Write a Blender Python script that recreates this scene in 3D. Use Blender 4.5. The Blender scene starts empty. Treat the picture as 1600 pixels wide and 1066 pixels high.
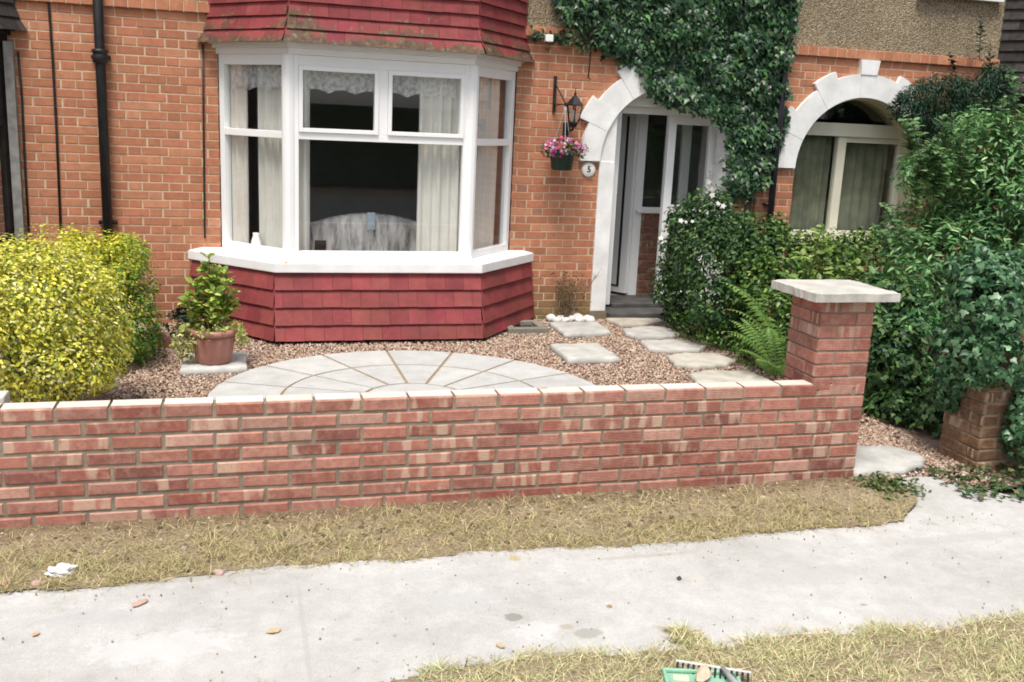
import bpy, bmesh, math, random
import numpy as np
from mathutils import Vector, Matrix
S = bpy.context.scene
COL = S.collection
rng = np.random.default_rng(7)
random.seed(7)
rad = math.radians
# ------------------------------------------------------------------ camera
F_PX, YAW, PIT, ROL, H = 1540.0, 0.27735, 0.21802, 0.04554, 1.93
YF, YW = 9.343, 4.642            # house front, front face of garden wall
fw = np.array([math.sin(YAW)*math.cos(PIT), math.cos(YAW)*math.cos(PIT), -math.sin(PIT)])
rt = np.array([math.cos(YAW), -math.sin(YAW), 0.0]); up = np.cross(rt, fw)
c_, s_ = math.cos(ROL), math.sin(ROL)
R2 = c_*rt + s_*up; U2 = -s_*rt + c_*up
cd = bpy.data.cameras.new('camera'); cam = bpy.data.objects.new('camera', cd); COL.objects.link(cam)
m = Matrix.Identity(4)
for i in range(3):
    m[i][0] = R2[i]; m[i][1] = U2[i]; m[i][2] = -fw[i]
m[2][3] = H
cam.matrix_world = m
cd.sensor_fit = 'HORIZONTAL'; cd.sensor_width = 36; cd.lens = F_PX/1600*36
cd.clip_start = .05; cd.clip_end = 500
S.camera = cam
S.render.filter_size = 1.5; S.cycles.filter_width = 1.8
def ray(x, y): return fw*F_PX + R2*(x-800) - U2*(y-533)
def atY(x, y, Y):
    d = ray(x, y); p = d*(Y/d[1]); return Vector((p[0], p[1], p[2]+H))
def atZ(x, y, z):
    d = ray(x, y); p = d*((z-H)/d[2]); return Vector((p[0], p[1], p[2]+H))
def mpp(Y): return Y/F_PX/ (fw[1])           # metres per photo pixel at depth Y

# ------------------------------------------------------------------ node helpers
def mat(name, col=(.5, .5, .5), rough=.7, spec=.3, metal=0):
    m = bpy.data.materials.new(name); m.use_nodes = True
    b = m.node_tree.nodes['Principled BSDF']
    b.inputs['Base Color'].default_value = (*col, 1); b.inputs['Roughness'].default_value = rough
    b.inputs['Specular IOR Level'].default_value = spec; b.inputs['Metallic'].default_value = metal
    m['b'] = 1
    return m
class NT:
    def __init__(s, m): s.t = m.node_tree; s.b = s.t.nodes['Principled BSDF']; s.out = s.t.nodes['Material Output']
    def n(s, typ, **kw):
        x = s.t.nodes.new(typ)
        for k, v in kw.items(): setattr(x, k, v)
        return x
    def l(s, a, b): s.t.links.new(a, b)
    def coord(s): return s.n('ShaderNodeTexCoord').outputs['Object']
    def geo(s): return s.n('ShaderNodeNewGeometry').outputs['Position']
    def noise(s, vec, scale, detail=4, rough=.55, dist=0):
        x = s.n('ShaderNodeTexNoise'); x.inputs['Scale'].default_value = scale; x.inputs['Detail'].default_value = detail
        x.inputs['Roughness'].default_value = rough; x.inputs['Distortion'].default_value = dist
        s.l(vec, x.inputs['Vector']); return x.outputs['Fac']
    def ramp(s, fac, stops):
        x = s.n('ShaderNodeValToRGB'); e = x.color_ramp.elements
        while len(e) < len(stops): e.new(.5)
        for q, (p, c) in zip(e, stops):
            q.position = p; q.color = (*c, 1) if len(c) == 3 else c
        s.l(fac, x.inputs[0]); return x.outputs[0]
    def mix(s, fac, a, b, mode='MIX'):
        x = s.n('ShaderNodeMix', data_type='RGBA', blend_type=mode)
        for sock, v in ((x.inputs['Factor'], fac), (x.inputs['A'], a), (x.inputs['B'], b)):
            if isinstance(v, (int, float)): sock.default_value = v
            elif isinstance(v, tuple): sock.default_value = (*v, 1)
            else: s.l(v, sock)
        return x.outputs['Result']
    def math(s, op, a, b=0.0, clamp=False):
        x = s.n('ShaderNodeMath', operation=op); x.use_clamp = clamp
        for sock, v in ((x.inputs[0], a), (x.inputs[1], b)):
            if isinstance(v, (int, float)): sock.default_value = v
            else: s.l(v, sock)
        return x.outputs[0]
    def attr(s, name): return s.n('ShaderNodeAttribute', attribute_name=name)
    def bump(s, h, strength=.3, dist=.01):
        x = s.n('ShaderNodeBump'); x.inputs['Strength'].default_value = strength; x.inputs['Distance'].default_value = dist
        s.l(h, x.inputs['Height']); s.l(x.outputs[0], s.b.inputs['Normal'])
    def col(s, c): s.l(c, s.b.inputs['Base Color'])
def noisy(name, a, b, scale=8, rough=.7, bump=.2, bscale=60, spec=.3, dist=.004, detail=5):
    m = mat(name, a, rough, spec); t = NT(m); g = t.geo()
    t.col(t.ramp(t.noise(g, scale, detail), [(.3, a), (.7, b)]))
    if bump: t.bump(t.noise(g, bscale, 4), bump, dist)
    return m
def attrmat(name, rough=.6, spec=.3, nz=.25, scale=30, bump=.15, transl=0, bscale=120):
    m = mat(name, (.5, .5, .5), rough, spec); t = NT(m); g = t.geo()
    a = t.attr('Col').outputs['Color']
    v = t.ramp(t.noise(g, scale, 4), [(.25, (1-nz,)*3), (.75, (1+nz*.6,)*3)])
    c = t.mix(1.0, a, v, 'MULTIPLY'); t.col(c)
    if bump: t.bump(t.noise(g, bscale, 3), bump, .004)
    if transl:
        tr = t.n('ShaderNodeBsdfTranslucent'); t.l(c, tr.inputs[0])
        mx = t.n('ShaderNodeMixShader'); mx.inputs[0].default_value = transl
        t.l(t.b.outputs[0], mx.inputs[1]); t.l(tr.outputs[0], mx.inputs[2]); t.l(mx.outputs[0], t.out.inputs[0])
    return m

# ------------------------------------------------------------------ object helpers
def tag(o, label=None, cat=None, group=None, kind=None):
    for k, v in (('label', label), ('category', cat), ('group', group), ('kind', kind)):
        if v: o[k] = v
    return o
def empty(name, loc=(0, 0, 0), rz=0, label=None, cat=None, group=None):
    o = bpy.data.objects.new(name, None); COL.objects.link(o); o.empty_display_size = .1
    o.location = loc; o.rotation_euler = (0, 0, rz)
    return tag(o, label, cat, group)
def link(name, me, mats, parent=None, smooth=False):
    o = bpy.data.objects.new(name, me); COL.objects.link(o)
    for mm in (mats if isinstance(mats, (list, tuple)) else [mats]): me.materials.append(mm)
    if parent is not None:
        o.parent = parent
        # geometry is written in world space: undo the transforms of the parents
        M = Matrix.Identity(4); p = parent
        chain = []
        while p is not None: chain.append(p.matrix_basis @ Matrix.Identity(4)); p = p.parent
        W = Matrix.Identity(4)
        for q in reversed(parents_of(parent)): W = W @ q
        o.matrix_basis = W.inverted()
    if smooth: me.polygons.foreach_set('use_smooth', [True]*len(me.polygons))
    return o
def parents_of(p):
    r = []
    while p is not None:
        r.append(Matrix.LocRotScale(p.location, p.rotation_euler, p.scale)); p = p.parent
    return r
class MB:
    """collects faces; v = points, f = polygons, mi = material index, c = colour and b = local brick coordinates per vertex"""
    def __init__(s): s.v = []; s.f = []; s.mi = []; s.c = []; s.b = []; s.hasc = False
    def add(s, vs, fs, mi=0, col=None, bl=None):
        o = len(s.v); s.v += [tuple(q) for q in vs]; s.f += [tuple(i+o for i in q) for q in fs]; s.mi += [mi]*len(fs)
        if col is not None: s.hasc = True
        s.c += [col or (.5, .5, .5)]*len(vs); s.b += (bl if bl else [(0, 0, 0)]*len(vs))
    def box(s, x0, x1, y0, y1, z0, z1, mi=0, col=None):
        v = [(x, y, z) for z in (z0, z1) for y in (y0, y1) for x in (x0, x1)]
        s.add(v, [(0, 2, 3, 1), (4, 5, 7, 6), (0, 1, 5, 4), (2, 6, 7, 3), (0, 4, 6, 2), (1, 3, 7, 5)], mi, col)
    def obox(s, p, q, w, h, off=(0, 0), mi=0, col=None, upv=(0, 0, 1)):
        """bar from p to q, w across, h along up"""
        p = Vector(p); q = Vector(q); d = (q-p).normalized(); u = Vector(upv); a = d.cross(u)
        if a.length < 1e-4: a = d.cross(Vector((0, 1, 0)))
        a.normalize(); u = a.cross(d)
        v = []
        for e in (p, q):
            for (i, j) in ((-1, -1), (1, -1), (1, 1), (-1, 1)): v.append(e + a*(i*w/2+off[0]) + u*(j*h/2+off[1]))
        s.add(v, [(0, 3, 2, 1), (4, 5, 6, 7), (0, 1, 5, 4), (1, 2, 6, 5), (2, 3, 7, 6), (3, 0, 4, 7)], mi, col)
    def tube(s, pts, r, n=8, mi=0, col=None, cap=True):
        pts = [Vector(p) for p in pts]; rs = r if isinstance(r, (list, tuple)) else [r]*len(pts)
        vs = []; fs = []; ref = Vector((.3, .7, .2))
        for i, p in enumerate(pts):
            d = (pts[min(i+1, len(pts)-1)]-pts[max(i-1, 0)]).normalized()
            a = d.cross(Vector((0, 0, 1))) if abs(d.z) < .9 else d.cross(Vector((0, 1, 0)))
            a.normalize(); b = d.cross(a)
            for k in range(n):
                t = 2*math.pi*k/n; vs.append(p+(a*math.cos(t)+b*math.sin(t))*rs[i])
        for i in range(len(pts)-1):
            for k in range(n):
                fs.append((i*n+k, i*n+(k+1) % n, (i+1)*n+(k+1) % n, (i+1)*n+k))
        if cap: fs += [tuple(range(n-1, -1, -1)), tuple(range((len(pts)-1)*n, len(pts)*n))]
        s.add(vs, fs, mi, col)
    def lathe(s, c, prof, n=20, mi=0, col=None, cap=True, rib=None):
        vs = []; fs = []
        for i, (r, z) in enumerate(prof):
            for k in range(n):
                t = 2*math.pi*k/n; rr = r*(rib(k, i) if rib else 1)
                vs.append((c[0]+rr*math.cos(t), c[1]+rr*math.sin(t), c[2]+z))
        for i in range(len(prof)-1):
            for k in range(n): fs.append((i*n+k, i*n+(k+1) % n, (i+1)*n+(k+1) % n, (i+1)*n+k))
        if cap: fs += [tuple(range(n-1, -1, -1)), tuple(range((len(prof)-1)*n, len(prof)*n))]
        s.add(vs, fs, mi, col)
    def prism(s, poly, z0, z1, mi=0, col=None, top=None):
        n = len(poly); v = [(x, y, z0) for x, y in poly] + [(x, y, z1) for x, y in (top or poly)]
        s.add(v, [tuple(range(n-1, -1, -1)), tuple(range(n, 2*n))]+[(i, (i+1) % n, n+(i+1) % n, n+i) for i in range(n)], mi, col)
    def xprism(s, poly, y0, y1, mi=0, col=None):
        """polygon in x,z pulled from y0 (front) to y1"""
        n = len(poly); v = [(x, y0, z) for x, z in poly]+[(x, y1, z) for x, z in poly]
        s.add(v, [tuple(range(n)), tuple(range(2*n-1, n-1, -1))]+[(i, n+i, n+(i+1) % n, (i+1) % n) for i in range(n)], mi, col)
    def build(s, name, mats, parent=None, smooth=False, bevel=0, fix=True):
        me = bpy.data.meshes.new(name); me.from_pydata(s.v, [], s.f)
        me.polygons.foreach_set('material_index', s.mi)
        if s.hasc:
            a = me.color_attributes.new('Col', 'FLOAT_COLOR', 'POINT')
            a.data.foreach_set('color', np.hstack([np.array(s.c, float), np.ones((len(s.c), 1))]).ravel())
            b = me.attributes.new('bl', 'FLOAT_VECTOR', 'POINT'); b.data.foreach_set('vector', np.array(s.b, float).ravel())
        if fix:
            bm = bmesh.new(); bm.from_mesh(me); bmesh.ops.recalc_face_normals(bm, faces=bm.faces)
            if bevel: bmesh.ops.bevel(bm, geom=list(bm.edges), offset=bevel, segments=2, profile=.6, affect='EDGES', clamp_overlap=True)
            bm.to_mesh(me); bm.free()
        me.update()
        return link(name, me, mats, parent, smooth)
def inst(name, tv, tf, P, M, col, mt, parent=None, smooth=False):
    """many small faces in one mesh: template tv/tf placed at P with 3x3 matrices M"""
    tv = np.array(tv, float); N = len(P); k = len(tv)
    V = np.einsum('nij,kj->nki', M, tv) + P[:, None, :]
    me = bpy.data.meshes.new(name)
    me.vertices.add(N*k); me.vertices.foreach_set('co', V.reshape(-1))
    lens = np.array([len(f) for f in tf]); idx = np.concatenate([np.array(f) for f in tf])
    nl = len(idx)
    me.loops.add(N*nl); me.loops.foreach_set('vertex_index', (idx[None]+(np.arange(N)*k)[:, None]).ravel().astype(np.int32))
    st = np.concatenate([[0], np.cumsum(lens)[:-1]])
    me.polygons.add(N*len(tf)); me.polygons.foreach_set('loop_start', (st[None]+(np.arange(N)*nl)[:, None]).ravel().astype(np.int32))
    me.update(calc_edges=True); me.validate()
    a = me.color_attributes.new('Col', 'FLOAT_COLOR', 'POINT')
    c = np.repeat(np.hstack([col, np.ones((N, 1))]), k, axis=0); a.data.foreach_set('color', c.ravel())
    return link(name, me, mt, parent, smooth)
def unit(a): return a/np.maximum(np.linalg.norm(a, axis=1, keepdims=True), 1e-9)
def frames(nrm, tip, size):
    """rotation matrices whose z is nrm and y is (about) tip, scaled"""
    z = unit(nrm); y = tip-(tip*z).sum(1, keepdims=True)*z; y = unit(y); x = np.cross(y, z)
    return np.stack([x, y, z], axis=2)*size[:, None, None]
LEAF = ([(0, 0, 0), (.26, .35, .07), (.2, .75, .05), (0, 1, -.06), (-.2, .75, .05), (-.26, .35, .07), (0, .4, 0)], [(0, 1, 2, 6), (6, 2, 3), (0, 6, 4, 5), (6, 3, 4)])
NARROW = ([(0, 0, 0), (.1, .4, .03), (0, 1, -.1), (-.1, .4, .03)], [(0, 1, 2), (0, 2, 3)])
LANCE = ([(0, 0, 0), (.15, .35, .05), (.10, .75, .03), (0, 1, -.08), (-.10, .75, .03), (-.15, .35, .05), (0, .4, 0)], LEAF[1])
IVY = ([(0, 0, 0), (.32, -.08, .0), (.5, .3, -.06), (.26, .42, .03), (0, 1, -.1), (-.26, .42, .03), (-.5, .3, -.06), (-.32, -.08, 0), (0, .35, .06)],
       [(0, 1, 8), (1, 2, 3, 8), (8, 3, 4), (8, 4, 5), (8, 5, 6, 7), (0, 8, 7)])
def shade(cols, n, var=.2):
    cols = np.array(cols, float); w = rng.random(n)**1.0*(len(cols)-1); i = np.minimum(w.astype(int), len(cols)-2); t = (w-i)[:, None]
    return np.clip((cols[i]*(1-t)+cols[i+1]*t)*(1+rng.normal(0, var, (n, 1))), .003, 1)
def foliage(name, P, N, cols, size, mt, parent=None, tmpl=LEAF, up=.35, jit=.7, droop=0., var=.2):
    n = len(P); nr = unit(N)+np.array([0, 0, up])+rng.normal(0, jit, (n, 3))*.6
    tip = unit(N)*.6+rng.normal(0, .7, (n, 3))+np.array([0, 0, -droop])
    sz = size*(rng.uniform(.6, 1.25, n))
    return inst(name, tmpl[0], tmpl[1], P, frames(nr, tip, sz), shade(cols, n, var) if not isinstance(cols, np.ndarray) else cols, mt, parent)
def clump(ells, k, rf=(.22, .38), fz=1):
    """break ellipsoids into smaller lumps sitting in their surface"""
    out = []
    for (c, r) in ells:
        for _ in range(k):
            d = rng.normal(0, 1, 3); d /= np.linalg.norm(d)
            q = np.array(c)+d*np.array(r)*rng.uniform(.6, .92); f = rng.uniform(*rf)
            out.append((q, np.array([np.mean(r)*f]*3)*np.array([1, 1, fz])))
    return out
def shell(ells, n, inner=.55, cut=None, keep=.55, zmin=.01):
    A = np.array([np.prod(np.array(r))**(2/3) for c, r in ells]); A = A/A.sum()
    C = np.array([c for c, r in ells]); R = np.array([r for c, r in ells]); Ps = []; Ns = []; tot = 0
    while tot < n:
        i = rng.choice(len(ells), n, p=A); d = unit(rng.normal(0, 1, (n, 3)))
        rho = inner+(1-inner)*np.sqrt(rng.random((n, 1)))
        p = C[i]+d*R[i]*rho; ok = p[:, 2] > zmin
        if keep:
            for j in range(len(ells)):
                q = np.linalg.norm((p-C[j])/R[j], axis=1); ok &= (q > keep) | (i == j)
        if cut is not None: ok &= cut(p)
        Ps.append(p[ok]); Ns.append(unit(d/R[i])[ok]); tot += ok.sum()
        if not ok.any(): break
    return np.concatenate(Ps)[:n], np.concatenate(Ns)[:n]
def E(px, py, rx, ry, Y, rd=None):
    s = mpp(Y); p = atY(px, py, Y); return (np.array(p), np.array([rx*s, rd or rx*s, ry*s]))

# ------------------------------------------------------------------ materials
M = {}
def brick_material(name, ridge=0., bands=0., mott=.3):
    m = mat(name, (.4, .15, .08), .85, .2); t = NT(m); g = t.geo()
    a = t.attr('Col').outputs['Color']
    bl = t.n('ShaderNodeSeparateXYZ'); t.l(t.attr('bl').outputs['Vector'], bl.inputs[0])
    c = t.mix(1.0, a, t.ramp(t.noise(g, 22, 5, .65), [(.25, (1-mott,)*3), (.75, (1+mott,)*3)]), 'MULTIPLY')
    h = t.noise(g, 160, 4, .7)
    if bands:
        cv = t.n('ShaderNodeCombineXYZ'); t.l(t.math('MULTIPLY', bl.outputs[0], 3.2), cv.inputs[0]); t.l(t.math('MULTIPLY', bl.outputs[2], 91), cv.inputs[1]); t.l(t.math('MULTIPLY', bl.outputs[1], .18), cv.inputs[2])
        n1 = t.noise(cv.outputs[0], 1.0, 2, .4)
        on = t.math('LESS_THAN', t.math('FRACT', t.math('MULTIPLY', bl.outputs[2], 37.7)), bands)
        f = t.math('MULTIPLY', t.ramp(n1, [(.51, (0, 0, 0)), (.59, (1, 1, 1))]), on)
        c = t.mix(t.math('MULTIPLY', f, .66), c, (.60, .43, .32))
        on2 = t.math('LESS_THAN', t.math('FRACT', t.math('MULTIPLY', bl.outputs[2], 53.1)), bands*.7)
        f2 = t.math('MULTIPLY', t.ramp(n1, [(.36, (1, 1, 1)), (.44, (0, 0, 0))]), on2)
        c = t.mix(t.math('MULTIPLY', f2, .35), c, (.18, .07, .05))
        # pale arrises: bricks dusted along their edges
        e = t.math('MAXIMUM', t.math('ABSOLUTE', t.math('SUBTRACT', bl.outputs[1], .5)), t.math('ABSOLUTE', t.math('SUBTRACT', bl.outputs[0], .5)))
        ef = t.math('MULTIPLY', t.ramp(t.math('ADD', e, t.math('MULTIPLY', t.noise(g, 30, 3), .12)), [(.52, (0, 0, 0)), (.58, (1, 1, 1))]), t.math('MULTIPLY', t.math('FRACT', t.math('MULTIPLY', bl.outputs[2], 17.3)), .38))
        c = t.mix(ef, c, (.55, .36, .25))
    if bands:
        c = t.mix(t.math('MULTIPLY', t.ramp(t.noise(g, 11, 5, .7), [(.48, (0, 0, 0)), (.72, (1, 1, 1))]), .4), c, (.50, .36, .28))
        c = t.mix(t.math('MULTIPLY', t.ramp(t.noise(g, 55, 4, .75), [(.55, (0, 0, 0)), (.75, (1, 1, 1))]), .45), c, (.16, .07, .05))
        h = t.math('ADD', h, t.math('MULTIPLY', t.noise(g, 45, 4, .6), 1.4))
    if ridge:
        w = t.math('SINE', t.math('MULTIPLY', bl.outputs[1], 6*6.283))
        sx = t.n('ShaderNodeSeparateXYZ'); t.l(g, sx.inputs[0])
        k = t.ramp(t.math('ADD', t.math('MULTIPLY', sx.outputs[0], .35), 0.0), [(.25, (0, 0, 0)), (.5, (1, 1, 1))])
        h = t.math('ADD', h, t.math('MULTIPLY', t.math('MULTIPLY', w, k), ridge))
    t.col(c); t.bump(h, .5, .003)
    return m
M['house_brick'] = brick_material('orange house brick', mott=.2)
M['wall_brick'] = brick_material('new multi brick', ridge=.4, bands=.3, mott=.22)
M['old_brick'] = brick_material('old brick', ridge=.9, bands=.2, mott=.4)
M['sun_paled_bed'] = attrmat('sun-paled brick bed', .9, .15, .15, 30, .3)
M['mortar'] = noisy('buff lime mortar', (.52, .40, .27), (.63, .50, .355), 30, .95, .3, 200)
M['mortar_new'] = noisy('grey sand mortar', (.19, .16, .12), (.31, .265, .205), 18, .95, .4, 220)
M['mortar_old'] = noisy('weathered mortar', (.2, .17, .12), (.3, .26, .18), 20, .95, .4, 200)
def pebbledash():
    m = mat('pebbledash', (.3, .24, .16), .9, .25); t = NT(m); g = t.geo()
    v = t.n('ShaderNodeTexVoronoi'); v.inputs['Scale'].default_value = 92; t.l(g, v.inputs['Vector'])
    sc = t.n('ShaderNodeSeparateColor'); t.l(v.outputs['Color'], sc.inputs[0])
    c = t.ramp(sc.outputs[0], [(.0, (.16, .125, .085)), (.35, (.27, .21, .135)), (.6, (.35, .275, .18)), (.85, (.41, .35, .26)), (1, (.52, .48, .42))])
    c = t.mix(1., c, t.ramp(t.noise(g, 1.6, 4), [(.3, (.8, .78, .74)), (.7, (1.1, 1.08, 1.0))]), 'MULTIPLY')
    t.col(c); t.bump(t.math('SUBTRACT', 1, v.outputs['Distance']), .9, .012); return m
M['pebbledash'] = pebbledash()
M['white'] = noisy('white gloss upvc', (.86, .86, .85), (.9, .9, .89), 3, .35, .02, 20, .45)
M['stucco'] = noisy('white painted render', (.70, .695, .67), (.89, .89, .87), 5, .75, .35, 60, .3, .006)
M['white_sill'] = noisy('white painted stone sill', (.76, .75, .73), (.88, .87, .86), 6, .7, .3, 50, .3)
M['cream'] = noisy('cream paint', (.62, .60, .47), (.7, .68, .56), 4, .5, .05, 40)
M['soffit'] = noisy('old cream render', (.42, .38, .25), (.55, .5, .36), 5, .8, .2, 50)
M['black_iron'] = noisy('black painted iron', (.008, .008, .009), (.02, .02, .022), 12, .45, .2, 80, .4)
M['dark_wood'] = noisy('dark stained timber', (.012, .009, .008), (.035, .028, .024), 9, .6, .3, 60)
M['dark_tile'] = attrmat('weathered dark tile', .8, .2, .4, 20, .4)
def redtile():
    m = mat('red painted tile', (.3, .06, .06), .68, .22); t = NT(m); g = t.geo()
    a = t.mix(1., t.attr('Col').outputs['Color'], t.ramp(t.noise(g, 5, 5, .65), [(.3, (.74,)*3), (.72, (1.2,)*3)]), 'MULTIPLY')
    bl = t.n('ShaderNodeSeparateXYZ'); t.l(t.attr('bl').outputs['Vector'], bl.inputs[0])
    a = t.mix(t.math('MULTIPLY', t.ramp(t.noise(g, 28, 4, .7), [(.58, (0, 0, 0)), (.75, (1, 1, 1))]), .3), a, (.33, .17, .15))
    a = t.mix(t.math('MULTIPLY', t.ramp(t.noise(g, 3.1, 4, .6), [(.52, (0, 0, 0)), (.75, (1, 1, 1))]), .45), a, (.12, .05, .04))
    t.col(a); t.bump(t.noise(g, 60, 4), .35, .005); return m
M['tile'] = redtile()
def tilemoss():
    m = mat('red tile with moss', (.4, .05, .06), .7, .25); t = NT(m); g = t.geo()
    a = t.mix(1., t.attr('Col').outputs['Color'], t.ramp(t.noise(g, 9, 4), [(.25, (.78,)*3), (.75, (1.15,)*3)]), 'MULTIPLY')
    bl = t.n('ShaderNodeSeparateXYZ'); t.l(t.attr('bl').outputs['Vector'], bl.inputs[0])
    n = t.noise(g, 3.2, 5, .6); n2 = t.noise(g, 22, 4, .7)
    f = t.math('ADD', t.math('ADD', t.math('MULTIPLY', n, .9), t.math('MULTIPLY', n2, .5)), t.math('MULTIPLY', bl.outputs[0], .5))
    mk = t.ramp(f, [(.96, (0, 0, 0)), (1.10, (1, 1, 1))])
    mc = t.ramp(n2, [(.35, (.045, .035, .03)), (.55, (.10, .08, .045)), (.72, (.24, .22, .10))])
    t.col(t.mix(t.math('MULTIPLY', mk, .85), a, mc)); t.bump(t.noise(g, 70, 4), .4, .006); return m
M['tile_moss'] = tilemoss()
def glass():
    m = mat('window glass', (.02, .02, .02), .05); t = NT(m)
    tr = t.n('ShaderNodeBsdfTransparent'); tr.inputs[0].default_value = (.97, .98, .98, 1)
    gl = t.n('ShaderNodeBsdfGlossy'); gl.inputs['Roughness'].default_value = .015; gl.inputs[0].default_value = (.95, .97, 1, 1)
    fr = t.n('ShaderNodeFresnel'); gb = t.n('ShaderNodeNewGeometry'); t.l(t.math('SUBTRACT', 1.7, t.math('MULTIPLY', gb.outputs['Backfacing'], 1.112)), fr.inputs[0])
    mx = t.n('ShaderNodeMixShader'); t.l(fr.outputs[0], mx.inputs[0]); t.l(tr.outputs[0], mx.inputs[1]); t.l(gl.outputs[0], mx.inputs[2])
    t.l(mx.outputs[0], t.out.inputs[0]); return m
M['glass'] = glass()
M['room'] = noisy('dim wallpaper', (.36, .34, .32), (.44, .42, .40), 3, .9, 0)
M['curtain'] = noisy('cream lined curtain', (.76, .73, .66), (.84, .81, .75), 6, .9, .1, 120)
M['leaf'] = attrmat('leaf', .45, .4, .2, 40, 0, .3)
M['leaf_gloss'] = attrmat('glossy leaf', .36, .45, .2, 40, 0, .25)
M['petal'] = attrmat('petal', .5, .3, .1, 40, 0, .3)
M['bark'] = noisy('bark', (.06, .04, .025), (.12, .085, .055), 20, .9, .5, 80)
M['terracotta'] = noisy('terracotta plastic', (.36, .165, .13), (.44, .215, .17), 7, .6, .15, 70)
M['stone'] = attrmat('sandstone slab', .85, .2, .3, 7, .5, 0, 70)
M['gravel'] = attrmat('gravel stone', .8, .25, .25, 60, .2)
M['cobble'] = attrmat('pale cobble', .7, .25, .2, 30, .2)
M['slate'] = noisy('doorstep slate', (.05, .048, .045), (.10, .095, .09), 8, .7, .3, 60)
M['green_plastic'] = noisy('dark green plastic', (.012, .03, .022), (.02, .042, .032), 9, .5, .1, 60)
M['mint'] = noisy('worn green plastic', (.20, .42, .29), (.28, .5, .37), 14, .45, .1, 60)
M['ceramic'] = noisy('glazed white china', (.75, .74, .7), (.82, .81, .78), 9, .2, .02, 60, .5)
M['brass'] = mat('brass', (.6, .42, .14), .3, .5, 1)
M['steel'] = noisy('brushed grey metal', (.42, .43, .45), (.55, .56, .58), 20, .4, .1, 90)
M['grass'] = attrmat('dry grass', .8, .15, .2, 60, 0, .25)
M['twig'] = noisy('dry twig', (.13, .085, .05), (.22, .15, .09), 30, .9, .2, 90)

# ------------------------------------------------------------------ ground
def sheet(name, mt, x0, x1, y0, y1, nx, ny, zf, inside=None):
    xs = np.linspace(x0, x1, nx+1); ys = np.linspace(y0, y1, ny+1)
    v = [(x, y, zf(x, y)) for y in ys for x in xs]; f = []
    for j in range(ny):
        for i in range(nx):
            if inside is None or inside((xs[i]+xs[i+1])/2, (ys[j]+ys[j+1])/2):
                a = j*(nx+1)+i; f.append((a, a+1, a+nx+2, a+nx+1))
    me = bpy.data.meshes.new(name); me.from_pydata(v, [], f); me.update()
    o = link(name, me, mt); me.polygons.foreach_set('use_smooth', [True]*len(f)); return o
def wob(x, k=1.0): return .006*math.sin(67*x*k)+.005*math.sin(113*x+1)+.025*math.sin(5.1*x*k+1.3)+.015*math.sin(13.7*x*k+.4)+.008*math.sin(31*x*k+2)
def far_edge(x): return 4.055+.022*math.sin(2.1*x+.6)+.6*wob(x)
def near_edge(x): return 3.075+.03*math.sin(1.7*x)+.8*wob(x+4)
def soil_material(name, a, b, c, dug=False):
    m = mat(name, a, .95, .1); t = NT(m); g = t.geo()
    n = t.noise(g, 5, 6, .65); n2 = t.noise(g, 60, 4, .7)
    cc = t.mix(t.ramp(n2, [(.4, (0, 0, 0)), (.75, (1, 1, 1))]), t.ramp(n, [(.3, a), (.7, b)]), c)
    if dug:      # freshly dug earth along the foundation of the new wall
        sx = t.n('ShaderNodeSeparateXYZ'); t.l(g, sx.inputs[0])
        k = t.ramp(t.math('ADD', t.math('MULTIPLY', t.math('SUBTRACT', sx.outputs[1], 4.45), 3.2), t.math('MULTIPLY', t.noise(g, 6, 4, .6), .8)), [(.4, (0, 0, 0)), (.85, (1, 1, 1))])
        cc = t.mix(t.math('MULTIPLY', k, .75), cc, t.ramp(n2, [(.3, (.12, .08, .048)), (.7, (.22, .155, .095))]))
    t.col(cc); t.bump(t.noise(g, 45, 5, .7), .8, .02); return m
M['soil'] = soil_material('dry soil', (.19, .14, .088), (.31, .245, .155), (.42, .35, .24), True)
M['dirt'] = soil_material('garden soil', (.05, .036, .024), (.08, .06, .04), (.11, .085, .06))
o = sheet('ground', M['dirt'], -60, 60, -60, 60, 24, 24, lambda x, y: -.06); tag(o, kind='structure')
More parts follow.
